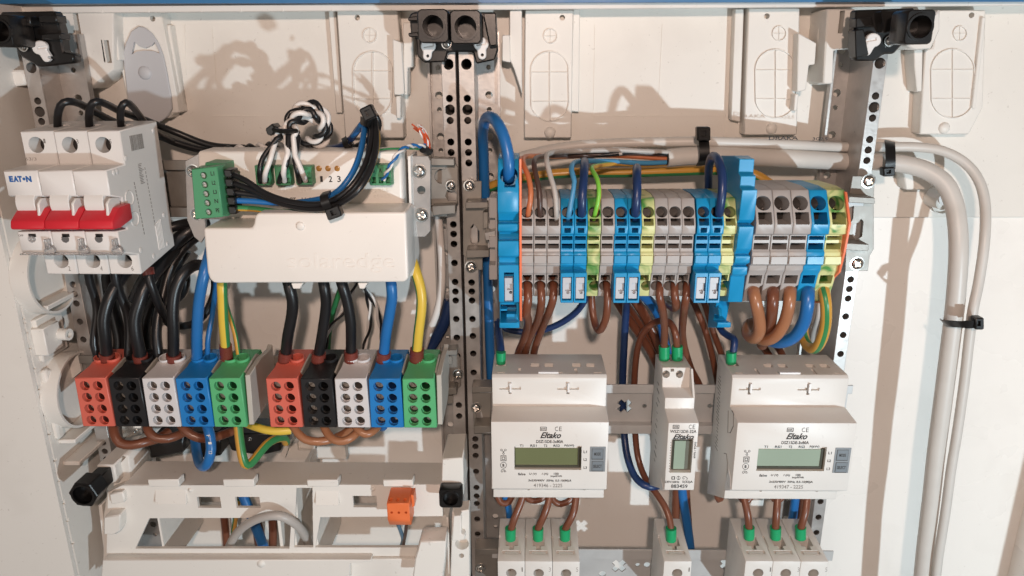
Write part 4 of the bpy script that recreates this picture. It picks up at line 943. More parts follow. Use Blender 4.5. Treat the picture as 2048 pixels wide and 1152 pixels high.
def three_phase(label, dx, serial, dz=0):
    t = thing('electricity_meter', label, 'meter', P(1100, 994, 440), 'electricity meters on the middle rail')
    x0, x1 = PX(982, 845, 391), PX(1218, 845, 391); Z = lambda v, y: PZ(1100, v, y); xa, xb = x0 + 0.3, x1 - 1.0
    prof = [(444, Z(708, 444)), (411, Z(748, 411)), (409, Z(756, 409)), (409, Z(812, 409)), (391, Z(844, 391)), (391, Z(978, 391)), (404, Z(979, 404)), (404, Z(995, 404)), (444, Z(985, 444))]
    zt = Z(748, 411); cu = B()
    for u in (1070, 1098, 1153, 1181):            # wells in the top face
        q = PX(u, 727, 425); cu.box(q - 2.6, q + 2.6, 422, 428, zt - 2.5, zt + 3)
    q = PX(1002, 720, 430); cu.box(q - 3.3, q + 3.3, 424, 432, zt - 6, zt + 3)
    for u in (1039, 1152): q = PX(u, 738, 415); cu.box(q - .8, q + .8, 412, 420, zt - 1.5, zt + 3)
    for u in (1001, 1083, 1118, 1196): q = PX(u, 742, 412); cu.box(q - 2.4, q + 2.4, 412.5, 414, zt - 1, zt + 3)
    for u in (1020, 1136):
        q = PX(u, 778, 409); cu.box(q - 0.9, q + 0.9, 408, 413, Z(788, 409), Z(767, 409)); cu.box(q - 6.5, q + 6.6, 408, 410.6, Z(779.5, 409), Z(774, 409))
    for u in (1057, 1169): cu.pbox(u - 2.4, 977.8, u + 2.4, 984, 402, 408)
    cu.pbox(1028.7, 895, 1163.4, 943, 389, 394.5)
    B().prism(prof, x0, x1).build('housing', device, t, bevel=0.45, seg=2, cut=cu)
    for u in (1021, 1137): B().pbox(u - 1.8, 767, u + 2.0, 785, 407.2, 410).build('sealing_pin', clip_white, t)
    B().pbox(1077, 744, 1117, 747.5, 409, 412).build('label_slot', clip_white, t)
    cu = B().pbox(1030.4, 896.4, 1156.5, 936.5, 390, 396)
    disp = B().pbox(1029, 895.3, 1163, 942.7, 393.4, 394.45).build('display_frame', lcd_edge, t, cut=cu)
    B().pbox(1030.5, 896.5, 1157, 937, 393.9, 394.4).build('screen', lcd if dx == 0 else lcd2, disp)
    pad = B().pbox(1179.5, 893.5, 1211, 943.5, 390.75, 391.2).build('keypad', pad_m, t, bevel=0.15)
    b = B()
    for s, v0, v1 in (('MODE', 898, 918), ('SELECT', 923, 942)):
        kq = B().pbox(1184, v0, 1206, v1, 390.3, 390.8).build('key', key_m, pad, bevel=0.15)
        print_text(b, s, 1195, (v0 + v1) / 2, 390.3, 13 if s == 'MODE' else 17, 6, bold=.014)
        rect_outline(b, 1195, (v0 + v1) / 2, 390.75, 23, v1 - v0 + 1.5, 1.2)
    b.build('lettering', ink_dark, pad)
    b, bg_ = B(), B(); meter_text(b, bg_, serial); b.build('lettering', ink, t); bg_.build('serial_number', ink_grey, t)
    # side grip outlines and the small type print on the left side
    b = B()
    for k in range(22): b.box(x0 - 0.12, x0 + .3, 433 - k * 0.25 + random.uniform(-1, 1), 433 - k * .25 + random.uniform(3, 7), Z(760, 430) - k * 2.3, Z(760, 430) - k * 2.3 + 0.5)
    b.build('side_printing', ink_grey, t)
    b = B(); stk = [(404, 820), (400, 826), (398, 850), (403, 864), (408, 864), (411, 820)]
    for pts in (stk, [(412, 905), (407, 906), (403, 925), (401, 960), (396, 972)]):
        q = [Vector((x0 - 0.05, y, Z(v, y))) for y, v in pts]; b.tube(q, 0.3, 6)
    b.build('grip_line', ink_grey, t)
    B().prism([(404.2, Z(978, 404)), (392, Z(978, 392)), (394, Z(955, 394)), (400, Z(935, 400))], x0 - 0.3, x0 + 0.4).build('side_tab', clip_white, t, bevel=0.1)
    if dx:
        t.location.x += dx * S; LOC[t] = LOC[t] + Vector((dx, 0, 0))
        for ch in t.children: LOC[ch] = LOC[t]
    return t
three_phase('wide light grey electricity meter with a dark green display, left one of the two', 0, '419346 - 2225')
three_phase('wide light grey electricity meter with a paler display next to the white wall', PX(1715, 846, 391) - PX(1218, 846, 391), '419347 - 2225')

t = thing('electricity_meter', 'narrow light grey electricity meter with an upright display between the two wide ones', 'meter', P(1350, 980, 440), 'electricity meters on the middle rail')
x0, x1 = PX(1337, 847, 391), PX(1398, 847, 391); Z = lambda v, y: PZ(1362, v, y); xm = (x0 + x1) / 2
prof = [(444, Z(708, 444)), (419, Z(735, 419)), (416, Z(775, 416)), (405, Z(796, 405)), (405, Z(817, 405)), (391, Z(846, 391)), (391, Z(980, 391)), (444, Z(970, 444))]
cu = B()
for u in (1334, 1361): cu.cyl(P(u, 752, 415), (0, 1, -0.05), 2.3, 12, 20)
cu.pbox(1344, 744, 1351, 749, 414, 424); cu.pbox(1342.5, 880, 1386, 949, 389, 395.5)
for u in (1332, 1354): q = P(u, 716, 436); cu.box(q.x - 3.0, q.x + 3.0, 431, 440, q.z - 6, q.z + 5)
B().prism(prof, x0, x1).build('housing', device, t, bevel=0.4, seg=2, cut=cu)
for xx0, xx1 in ((x1 - 1.2, x1 - 0.02),): B().prism([(421, Z(734, 421)), (415, Z(738, 415)), (404.8, Z(796, 404.8)), (418, Z(777, 418))], xx0, xx1).build('cheek', device, t)
B().prism([(418, Z(772, 418)), (412, Z(786, 412)), (420, Z(786, 420))], xm - 2, xm + 1.5).build('wedge', device, t)
for u in (1334, 1361): B().cyl(P(u, 753, 422), (0, 1, 0), 2.1, 2, 16).build('terminal_screw', zinc, t, cut=B().box(P(u, 753, 422).x - 2.2, P(u, 753, 422).x + 2.2, 420, 423, P(u, 753, 422).z - .35, P(u, 753, 422).z + .35))
disp = B().pbox(1343, 880.5, 1385.6, 948.6, 394.6, 395.4).build('display_frame', lcd_edge, t)
B().pbox(1348, 882, 1370, 938, 394.1, 394.7).build('screen', lcd2, disp); B().pbox(1370.3, 882, 1382, 938, 394.3, 394.7).build('side_screen', mat('lcd_side', (104, 106, 96), 0.25, bump=0), disp)
b = B(); Y = 391
rect_outline(b, 1352, 853.6, Y, 13, 7.5, 1.0); print_text(b, 'kWh', 1352, 853.8, Y, 9, 4); print_text(b, 'C', 1380.5, 853.6, Y, 5.5, 8.5, bold=-.01); print_text(b, 'E', 1388, 853.6, Y, 5, 8.5, bold=-.01)
print_text(b, 'WSZ12DE-32A', 1366.5, 862.8, Y, 53, 6, bold=.014); print_text(b, 'Eltako', 1367, 873.4, Y, 42, 10, bold=.024, shear=.45)
print_text(b, 'kWh / P(W)', 1390.5, 900, Y, 32, 5.5, bold=.014, vertical=True)
print_text(b, '230V,50Hz', 1344, 964, Y, 29, 5, bold=.014); print_text(b, '5(32)A', 1375, 964, Y, 21, 5.4, bold=.014); print_text(b, '883459', 1358.5, 972.3, Y, 33, 7, bold=.01)
rect_outline(b, 1346.5, 955.8, Y, 7, 6, 1.4); stroke(b, [(1357 + 3.4 * math.cos(a * math.pi / 8), 955.8 - 3.4 * math.sin(a * math.pi / 8)) for a in range(17)], Y, 1); stroke(b, [(1357, 953), (1357, 958.6)], Y, 1)
stroke(b, [(1365, 956), (1366.5, 953.6), (1370, 953.2), (1373.5, 955), (1375.5, 958), (1372, 958.4)], Y, 1.1); stroke(b, [(1365, 956), (1366.5, 958.4), (1369, 957)], Y, 1.1)
for k in range(12): b.box(PX(1340.4, 900, Y), PX(1341.6, 900, Y), Y - .12, Y + .1, Z(886 + k * 5.2, Y), Z(884.4 + k * 5.2, Y))
b.build('lettering', ink, t)
b = B(); print_text(b, 'L', 1338.5, 739.5, 420, 4, 5.5); print_text(b, 'L', 1364.5, 739.5, 420, 4, 5.5); stroke(b, [(1332.5, 742), (1332.5, 737)], 420, 1.2); stroke(b, [(1358.5, 742), (1358.5, 737)], 420, 1.2)
b.build('terminal_marks', ink, t)
b = B()
for k in range(12): b.box(x0 - .1, x0 + .2, 424 + random.uniform(-3, 3), 428 + random.uniform(0, 5), Z(770, 428) - k * 4.8, Z(770, 428) - k * 4.8 + random.uniform(.3, 1.2))
b.build('side_printing', ink_grey, t)
B().prism([(404, Z(981, 404)), (392, Z(981, 392)), (402, Z(958, 402))], x0 - 0.25, x0 + 0.4).build('side_tab', clip_white, t)

# ================================================================ small breakers at the bottom edge
def small_breaker(label, u0, u1, n, ferr, v=1123):
    x0, x1 = PX(u0, v, 403), PX(u1, v, 403); pw = (x1 - x0) / n; um = (u0 + u1) / 2; Z = lambda vv, y: PZ(um, vv, y)
    t = thing('miniature_breaker', label, 'breaker', ((x0 + x1) / 2, 440, Z(1200, 420)), 'small breakers along the bottom edge')
    prof = [(444, Z(1037, 444)), (403, Z(1123, 403)), (403, Z(1200, 403)), (444, Z(1180, 444))]
    slope = (Z(1037, 444) - Z(1123, 403)) / 41
    for i in range(n):
        xa, xb = x0 + i * pw + .1, x0 + (i + 1) * pw - .1; xc = (xa + xb) / 2; cu = B()
        cu.cyl((xc, 400, Z(1146, 403)), (0, 1, -0.1), 3.4, 16, 22)
        yq = 421; zq = Z(1123, 403) + slope * (yq - 403)
        cu.box(xc - 4.0, xc + 4.0, yq - 4, yq + 5, zq - 8, zq + 6); cu.box(xc - 1.5, xc + 1.5, yq - 7.5, yq - 3.9, zq - 6, zq + 4)
        y2 = 411; z2 = Z(1123, 403) + slope * (y2 - 403); cu.box(xc - 6, xc + 6, y2 - 1.5, y2 + 2, z2 - 1.6, z2 + 4)
        cu.box(xa - 1, xa + 1.0, yq - 5, yq + 6, zq - 1.2, zq + 5)
        pole = B().prism(prof, xa, xb).build('pole', device, t, bevel=0.4, seg=2, cut=cu)
        p = Vector((xc, 413, Z(1146, 403) - 1)); B().cyl(p, (0, 1, -.1), 3.3, 1, 18).build('terminal_screw', shaded_clamp_m, pole)  # disc coloured dark for the shade inside the hole
        B().plate([(p.x - 3.2 * math.cos(q), p.z - 3.2 * math.sin(q)) for q in [-1.4 + .35 * z9 for z9 in range(9)]], p.y - 3, p.y - 1).build('screw_rim', zinc_dark, pole)
        B().box(xc - 4.4, xc + 4.6, y2 - 0.7, y2 + 1.4, z2 - 1.5, z2 - 0.4).build('slide', clip_white, pole)
        b = B(); print_text(b, str(2 * i + 1), u0 + (u1 - u0) * (i + .90) / n, 1139, 403, 4 if i else 2.5, 8, bold=-0.02); b.build('lettering', ink_grey, pole)
    return t
small_breaker('three pole light grey breaker at the bottom under the left wide meter', 995, 1160, 3, 0)
small_breaker('single pole light grey breaker at the bottom under the narrow meter', 1328, 1384, 1, 0)
small_breaker('three pole light grey breaker at the bottom under the right wide meter', 1491, 1658, 3, 0)

# ================================================================ orange plug on the cover
t = thing('orange_plug', 'orange three way plug on two thin wires in front of the white cover', 'plug', P(798, 1050, 410))
cu = B()
for u in (782, 796.5, 811): cu.cyl(P(u, 1029, 396), (0, 1, 0), 0.85, 6, 14)
for u in (782, 796, 810): q = P(u, 1003, 401); cu.box(q.x - .9, q.x + .9, 400, 403, q.z - 2, q.z + 4)
zt, zm, zb = PZ(797, 1007, 398), PZ(797, 1041, 398), PZ(797, 1050, 402)
B().prism([(398, zt), (398, zm), (402, zb), (414, zb + 1), (414, zt + 1.5), (410, zt + 1.5)], PX(774, 1020, 398), PX(819, 1020, 398)).build('housing', orange_plug, t, bevel=0.4, cut=cu)
B().pplate([(822, 990), (827, 990), (829, 1012), (824, 1014)], 404, 412).build('latch', orange_plug, t)
# dark sockets behind the left hand blocks
t = thing('black_socket', 'black plastic socket on the wall under the left hand black and grey blocks', 'socket', P(320, 915, 470), 'black sockets behind the left hand blocks')
B().pplate([(296, 880), (366, 872), (368, 905), (300, 918)], 452, 478).build('housing', black_plastic, t, bevel=1.0)
B().pplate([(325, 882), (360, 876), (360, 886), (326, 892)], 449, 453).build('teeth', black_m, t)
t = thing('black_socket', 'black plastic socket under the blue block, behind the blue loop', 'socket', P(400, 915, 470), 'black sockets behind the left hand blocks')
B().pplate([(366, 866), (440, 862), (442, 912), (396, 918)], 456, 480).build('housing', black_plastic, t, bevel=1.0)
t = thing('black_socket', 'black plastic socket under the green block, behind the green and yellow loop', 'socket', P(500, 915, 470), 'black sockets behind the left hand blocks')
B().pplate([(450, 868), (560, 866), (562, 902), (520, 912), (462, 902)], 456, 480).build('housing', black_plastic, t, bevel=1.0)
screw(t, 500, 878, 456, 4)
t = thing('shiny_clip', 'shiny metal clip behind the first brown bridge', 'clip', P(270, 875, 460))
B().pplate([(242, 852), (284, 850), (286, 868), (258, 876), (244, 876)], 450, 462).build('body', screw_m, t, bevel=1.2, seg=2); screw(t, 271, 862, 450, 4)
# ================================================================ wires. Points are photo positions with a depth in mm
GY = (0, 1, 2, 3)
def collar(w, pts, d): return sleeve(w, pts, d, sleeve_m)
def ferr(w, u, v0, v1, Y, d, du=0): return sleeve(w, [(u + du, v0, Y), (u, v1, Y)], d, ferrule_m, 'ferrule')
G = 'black loops from the top of the switch'
wire('black wire looping out of the first pole on top of the red lever switch', [(116, 262, 420), (115, 236, 419), (121, 211, 417), (136, 203, 418), (158, 207, 426), (190, 224, 440), (240, 248, 458), (320, 274, 470), (400, 298, 474), (470, 303, 474)], 15, w_black, group=G)
wire('black wire looping out of the middle pole on top of the red lever switch', [(180, 262, 420), (178, 238, 419), (181, 212, 416), (194, 203, 416), (214, 209, 424), (244, 224, 440), (290, 240, 455), (350, 264, 466), (420, 290, 470), (490, 296, 470)], 15, w_black, group=G)
wire('black wire looping out of the third pole on top of the red lever switch', [(243, 262, 420), (241, 240, 419), (242, 216, 416), (252, 205, 416), (264, 212, 424), (280, 232, 440), (305, 262, 458), (350, 286, 472), (420, 304, 478), (480, 306, 478)], 14, w_black, group=G)

# ---- twisted black and white pairs
def helix(path, r, pitch, ph):
    out = []; s = 0; m = len(path); e = None
    for i in range(m):
        T = (path[min(i + 1, m - 1)] - path[max(i - 1, 0)]).normalized()
        if e is None: e = T.cross(Vector((0, 1, 0.2))).normalized()
        e = (e - T * e.dot(T)).normalized(); e2 = T.cross(e)
        if i: s += (path[i] - path[i - 1]).length
        a = 2 * math.pi * s / pitch + ph
        out.append(path[i] + (e * math.cos(a) + e2 * math.sin(a)) * r)
    return out
def resample(path, d):
    out = [path[0]]; acc = 0
    for i in range(1, len(path)):
        a, b2 = path[i - 1], path[i]; L = (b2 - a).length; t = d - acc
        while t <= L: out.append(a.lerp(b2, t / L)); t += d
        acc = (acc + L) % d
    out.append(path[-1]); return out
def pair(label, pts, dpx, m1, m2, pitch, n1, n2, group=None, tails=None, tight=0.52, ph=0.0):
    p0 = P(*pts[0]); t = thing('twisted_pair', label, 'wire pair', p0, group)
    r = dpx / 2 * mmpx(*pts[0]); path = resample(smoothpath([P(*p) for p in pts], 3), 1.0)
    for k, (nm, m) in enumerate(((n1, m1), (n2, m2))):
        h = helix(path, r * tight * 2, pitch, ph + math.pi * k)
        if tails: h = smoothpath([P(*p) for p in tails[k]], 4)[:-1] + h[4:]
        B().tube(h, r, 9).build(nm, m, t, smooth=60)
    return t
G = 'twisted black and white pairs of the coil'
pair('twisted black and white pair of the left plug, and upper round of the coil', [(545, 290, 404), (565, 262, 408), (590, 245, 414), (620, 238, 420), (640, 245, 422), (650, 265, 424), (640, 285, 428), (612, 294, 432), (580, 296, 438), (545, 292, 442), (500, 296, 448), (440, 302, 452)], 10.5, w_black, w_white, 15, 'black_strand', 'white_strand', G,
     [[(521, 364, 404), (519, 345, 398), (523, 322, 399), (534, 302, 402)], [(529, 364, 404), (531, 345, 397), (541, 318, 398), (545, 298, 400)]])
pair('twisted black and white pair of the middle plug, and outer round of the coil', [(576, 285, 402), (574, 262, 404), (580, 236, 410), (596, 216, 414), (618, 208, 416), (638, 215, 416), (652, 234, 418), (656, 258, 420), (648, 282, 424), (624, 298, 430), (590, 302, 440), (540, 300, 448)], 11, w_black, w_white, 16, 'black_strand', 'white_strand', G,
     [[(558, 364, 404), (562, 352, 399), (572, 330, 397), (577, 305, 399)], [(569, 362, 404), (567, 345, 397), (571, 322, 397), (578, 300, 398)]], ph=0.8)
pair('twisted black and white pair of the right plug, and inner round of the coil', [(588, 290, 402), (592, 268, 404), (582, 248, 406), (600, 228, 408), (622, 224, 412), (640, 234, 412), (646, 254, 414), (634, 276, 418), (606, 284, 424), (578, 276, 430), (566, 262, 436), (552, 280, 446)], 11, w_black, w_white, 14, 'black_strand', 'white_strand', G,
     [[(599, 364, 404), (595, 345, 397), (590, 322, 398), (590, 302, 399)], [(611, 361, 404), (604, 344, 397), (595, 322, 397), (586, 304, 397)]], ph=2.0)
t = thing('cable_tie', 'black cable tie round the neck of the black and white coil', 'cable tie', P(560, 275, 406))
B().pplate([(530, 258), (544, 247), (552, 258), (544, 272), (534, 270)], 402, 412).build('head', black_plastic, t, bevel=0.6)
B().tube([P(*p) for p in ((544, 258, 404), (560, 262, 399), (578, 263, 398), (592, 262, 402), (596, 264, 410))], 1.3, 8).build('strap', black_plastic, t)

# ---- loom from the five way plug
G = 'loom from the green five way plug'
W5 = [('upper black wire of the loom leaving the top of the five way plug', w_black, [(460, 347, 396.0), (490, 360, 393.0), (530, 386, 390.0), (580, 403, 386.0), (640, 408, 382.0), (690, 385, 379.0), (724, 342, 384.6), (741, 292, 395.3), (744, 240, 408.3), (738, 222, 414.0)], 11.5, None),
 ('second black wire of the loom, on its right edge', w_black, [(461, 365, 396.0), (500, 378, 394.0), (550, 402, 390.0), (610, 417, 385.0), (665, 413, 380.0), (712, 384, 376.0), (740, 340, 382.9), (752, 292, 394.3), (750, 246, 407.2), (744, 226, 416.0)], 12.5, None),
 ('third black wire of the loom, hidden in the middle', w_black, [(463, 384, 396.0), (510, 390, 396.0), (570, 405, 392.0), (630, 410, 387.0), (680, 399, 384.0), (716, 362, 385.1), (735, 318, 393.7), (740, 270, 405.1), (738, 236, 417.0)], 11.5, None),
 ('blue wire of the loom on its inner edge', w_blue, [(465, 401, 396.0), (500, 402, 397.0), (560, 406, 396.0), (620, 402, 390.0), (668, 388, 384.0), (700, 354, 385.5), (718, 314, 393.4), (727, 272, 404.7), (730, 238, 416.6)], 12, None),
 ('green and yellow wire of the loom on its lower edge', w_amber, [(467, 416, 396.0), (510, 418, 397.0), (560, 424, 396.0), (610, 422, 392.0), (670, 412, 388.0), (720, 376, 386.7), (746, 326, 397.4), (755, 280, 409.3), (750, 250, 418.5)], 12, w_green)]
for lab, m, pts, d, m2 in W5: wire(lab, pts, d, m, m2, (0, 1, 2, 3) if m2 else None, G)
def cable_tie(label, u, v, Y, hw, hh, strap, rs=1.5, ang=0.0, group='black cable ties', tail=None):
    t = thing('cable_tie', label, 'cable tie', P(u, v + hh, Y), group)
    ca, sa = math.cos(ang), math.sin(ang)
    q = [(u + ca * x + sa * y, v - sa * x + ca * y) for x, y in ((-hw, -hh), (hw, -hh), (hw, hh), (-hw, hh))]
    q2 = [(u + ca * x + sa * y, v - sa * x + ca * y) for x, y in ((-hw * .4, -hh * .45), (hw * .4, -hh * .45), (hw * .4, hh * .45), (-hw * .4, hh * .45))]
    B().pplate(q, Y, Y + 6).build('head', black_plastic, t, bevel=0.7, cut=B().pplate(q2, Y - 1, Y + 2.2))
    for s in strap:
        path = smoothpath([P(*p) for p in s], 4); b = B(); n = len(path); vs = []; side = (path[-1] - path[0]).cross(Vector((0, 1, 0))).normalized()
        for i, p in enumerate(path):                  # flat strap: wide across the picture direction, thin outward
            T = (path[min(i + 1, n - 1)] - path[max(i - 1, 0)]).normalized()
            a = (side - T * side.dot(T)).normalized(); o = T.cross(a) * 0.45
            vs += [p + a * rs + o, p - a * rs + o, p - a * rs - o, p + a * rs - o]
        fs = [(4 * i + k, 4 * i + (k + 1) % 4, 4 * i + 4 + (k + 1) % 4, 4 * i + 4 + k) for i in range(n - 1) for k in range(4)]
        fs += [(3, 2, 1, 0), tuple(4 * n - 4 + k for k in range(4))]
        b.add(vs, fs).build('strap', black_plastic, t, bevel=0.0)
    if tail: B().tube([P(*p) for p in tail], 0.8, 6).build('tail', black_plastic, t)
    return t
cable_tie('black cable tie hanging under the loom on the front of the white box', 666, 426, 374, 15, 12, [[(654, 384, 380), (648, 392, 374), (650, 404, 372), (656, 416, 373)]], 2.2, 0.35)
cable_tie('black cable tie at the upright tip of the loom', 735, 226, 376, 13, 14, [[(722, 240, 410.0), (735, 246, 403.0), (752, 242, 410.0)]], 2.0, 0.45, tail=[(738, 218, 404.0), (744, 211, 403.0)])
cable_tie('black cable tie low behind the loom, on the navy return wires', 696, 287, 425, 6, 9, [[(688, 276, 428), (692, 290, 422), (700, 298, 428)]], 1.6, 0.6)
G = 'return wires behind the loom'
wire('navy return wire going down behind the loom', [(738, 228, 412.0), (728, 244, 415.9), (714, 262, 421.3), (698, 282, 428.1), (676, 294, 435.0), (640, 302, 444.0)], 14, w_navy, group=G)
wire('black return wire going down behind the loom', [(748, 226, 414.5), (758, 244, 415.9), (752, 266, 422.2), (724, 286, 433.1), (690, 302, 442.0), (650, 310, 450.0)], 11, w_black, group=G)
wire('blue return wire low behind the white box', [(722, 250, 412), (706, 272, 424), (680, 291, 436), (650, 297, 444), (610, 306, 450)], 11, w_blue, group=G)
# ---- data wires
pair('thin blue and white twisted data pair of the G A B plug', [(766, 360, 402), (778, 336, 396), (792, 312, 396), (806, 298, 400), (822, 292, 410), (846, 292, 420), (852, 290, 426)], 5.2, w_blue, w_white, 12, 'blue_strand', 'white_strand')
wire('thin green data wire of the G A B plug', [(745, 362, 404), (739, 345, 398), (737, 325, 398), (746, 306, 402), (764, 299, 408), (800, 297, 416), (846, 298, 424)], 4, w_green)
t = thing('stripped_cable_end', 'frayed bundle of orange and white strands at the upper right of the white box', 'cable', P(850, 300, 426))
for k in range(11):
    sp = (k - 5) / 5; q = [(856, 300, 426), (854 + sp * 3, 286, 424 + (k % 3)), (846 + sp * 7, 268 - (k % 2) * 2, 420 + (k % 4)), (836 + sp * 10, 249 + (k * 7) % 9, 416 + (k * 5) % 7)]
    h = helix(resample(smoothpath([P(*p) for p in q], 3), .8), 0.9, 22 + k, k * 1.05)
    B().tube(h, 0.5, 6).build('strand', copper if k % 3 != 1 else w_white, t, smooth=60)
B().tube([P(846, 297, 422), P(858, 302, 430)], 2.6, 10).build('jacket_end', w_black, t)

# ---- black, blue and yellow feeds into the left hand blocks
G = 'feeds into the left hand blocks'
w = wire('thick black cable into the left hand red block', [(214, 722, 421), (213, 706, 420), (210, 671, 418), (208, 639, 418), (215, 607, 420), (228, 578, 424), (250, 546, 432), (282, 508, 446), (318, 470, 460)], 23, w_black, group=G); collar(w, [(214, 720, 421), (213, 706, 420)], 29)
w = wire('thick black cable into the left hand black block', [(281, 724, 421), (280, 708, 420), (273, 675, 418), (270, 638, 418), (279, 604, 420), (291, 572, 424), (318, 536, 434), (352, 500, 448), (396, 468, 462)], 24, w_black, group=G); collar(w, [(282, 724, 421), (280, 709, 420)], 30)
w = wire('thick black cable into the left hand pale grey block', [(348, 722, 421), (347, 706, 420), (347, 660, 418), (346, 616, 418), (352, 576, 420), (368, 546, 424), (392, 530, 432), (414, 536, 444), (436, 560, 460)], 22, w_black, group=G); collar(w, [(349, 722, 421), (347, 708, 420)], 30)
wire('thinner black cable from the first switch pole into the left hand red block', [(194, 720, 425), (193, 706, 424), (188, 688, 424), (190, 658, 426), (194, 626, 428), (190, 596, 428), (180, 566, 426), (176, 545, 425)], 16, w_black, group=G)
wire('thinner black cable from the middle switch pole into the left hand black block', [(258, 722, 426), (258, 700, 426), (259, 660, 428), (254, 622, 428), (240, 590, 426), (232, 560, 424), (230, 542, 424)], 18, w_black, group=G)
w = wire('thinner black cable from the third switch pole, crossing to the right behind the thick ones', [(296, 540, 424), (300, 562, 422), (311, 594, 424), (326, 626, 432), (340, 648, 442), (366, 652, 450), (392, 645, 456), (414, 622, 460), (428, 588, 462), (430, 560, 466)], 17, w_black, group=G); collar(w, [(295, 536, 424), (298, 550, 423)], 24)
wire('thick black cable into the left port of the left hand pale grey block', [(318, 720, 426), (316, 700, 426), (313, 672, 428), (316, 636, 432), (326, 590, 438), (340, 540, 444), (364, 500, 450), (398, 470, 460)], 19, w_black, group=G)
wire('black cable coming level out of the gap between switch and white box', [(320, 462, 440), (345, 454, 442), (372, 447, 448), (400, 446, 458)], 20, w_black, group='black cables between switch and white box')
wire('thick black cable sweeping up behind the big green plug', [(270, 600, 455), (290, 560, 452), (322, 518, 448), (352, 484, 446), (384, 458, 450), (410, 444, 460)], 27, w_black, group='black cables between switch and white box')
wire('black cable turning behind the left hand feeds', [(292, 700, 462), (290, 650, 464), (302, 610, 466), (330, 560, 464), (352, 530, 462), (372, 500, 464)], 22, w_black, group='black cables between switch and white box')
wire('black cable ring seen between the thick black cables and the blue one', [(278, 640, 470), (300, 645, 470), (334, 610, 466), (362, 590, 462), (372, 560, 462), (368, 540, 464)], 17, w_black, group='black cables between switch and white box')
wire('black cable low behind the first two feeds', [(236, 720, 458), (240, 680, 460), (232, 640, 462), (222, 600, 464), (216, 556, 462), (220, 530, 460)], 24, w_black, group='black cables between switch and white box')
wire('thick blue cable into the left hand blue block', [(394, 724, 421), (394, 706, 419), (394, 668, 416), (398, 604, 414), (408, 550, 414), (416, 520, 420), (424, 490, 432)], 21, w_blue, group=G)
wire('thin blue wire into the left hand blue block', [(415, 722, 425), (415, 706, 424), (416, 675, 424), (423, 641, 428), (428, 604, 436), (431, 570, 446), (431, 540, 452)], 10, w_blue, group=G)
w = wire('thick yellow cable with a green stripe into the left hand green block', [(452, 718, 421), (451, 692, 418), (447, 645, 414), (445, 600, 412), (444, 566, 412), (444, 530, 420)], 19, w_yellow, w_green, (5, 6, 7), group=G); collar(w, [(453, 716, 421), (451, 690, 418)], 25)
wire('thin yellow and green wire into the left hand green block', [(478, 724, 425), (476, 704, 424), (470, 668, 424), (460, 634, 428), (452, 606, 436), (450, 580, 444)], 9, w_amber, w_green, (5, 6, 7, 8, 9), group=G)
# ---- feeds into the right hand blocks
G = 'feeds into the right hand blocks'
for lab, pts, d, m, m2, st in (
 ('thick black cable into the right hand red block', [(570, 724, 421), (572, 704, 420), (576, 671, 417), (584, 628, 414), (585, 600, 412), (577, 566, 412), (572, 540, 420)], 22, w_black, None, None),
 ('thick black cable into the right hand black block', [(637, 724, 421), (638, 706, 420), (645, 665, 417), (652, 614, 414), (651, 588, 412), (647, 564, 412), (644, 540, 420)], 21, w_black, None, None),
 ('thick black cable into the right hand pale grey block', [(703, 722, 421), (702, 702, 420), (702, 668, 417), (701, 640, 415), (694, 601, 413), (683, 564, 412), (676, 540, 420)], 21, w_black, None, None),
 ('thick blue cable into the right hand blue block', [(766, 722, 421), (768, 704, 420), (772, 668, 417), (780, 622, 414), (784, 594, 412), (782, 564, 412), (780, 540, 420)], 21, w_blue, None, None),
 ('thick yellow cable with a green stripe into the right hand green block', [(833, 720, 421), (834, 698, 419), (837, 665, 416), (843, 612, 414), (841, 578, 414), (832, 545, 416), (821, 512, 424), (812, 490, 434)], 20, w_yellow, w_green, (0, 1, 13), )):
    w = wire(lab, pts, d, m, m2, st, G); collar(w, [pts[0], pts[1]], 29)
wire('white cable hanging left of the middle uprights', [(876, 425, 462), (880, 470, 464), (884, 530, 466), (883, 578, 468), (873, 626, 470), (858, 664, 472), (846, 700, 474)], 16, w_white)
wire('navy cable behind the white cable beside the middle uprights', [(900, 600, 480), (890, 640, 480), (872, 676, 480), (850, 712, 478)], 24, w_navy)
wire('green and amber cable on the wall behind the right hand feeds', [(684, 570, 472), (672, 604, 474), (662, 640, 476), (657, 676, 478), (655, 710, 478)], 12, w_amber, w_green, (0, 1, 2, 3, 4, 5), )
G = 'thin black and white pairs hanging on the wall'
pair('thin black and white pair slanting left behind the right hand feeds', [(714, 560, 460), (704, 585, 464), (690, 618, 468), (672, 640, 470), (656, 664, 472), (650, 700, 474)], 5.5, w_black, w_white, 30, 'black_strand', 'white_strand', G)
pair('thin black and white pair hanging straight in front of the wall', [(724, 566, 460), (734, 590, 464), (739, 620, 468), (738, 656, 470), (730, 690, 472), (726, 714, 474)], 5.5, w_black, w_white, 34, 'black_strand', 'white_strand', G)
pair('thin black and white pair running to the blue feed', [(728, 574, 460), (742, 594, 462), (754, 618, 466), (760, 650, 470), (766, 690, 474)], 5.5, w_black, w_white, 36, 'black_strand', 'white_strand', G, ph=1.2)
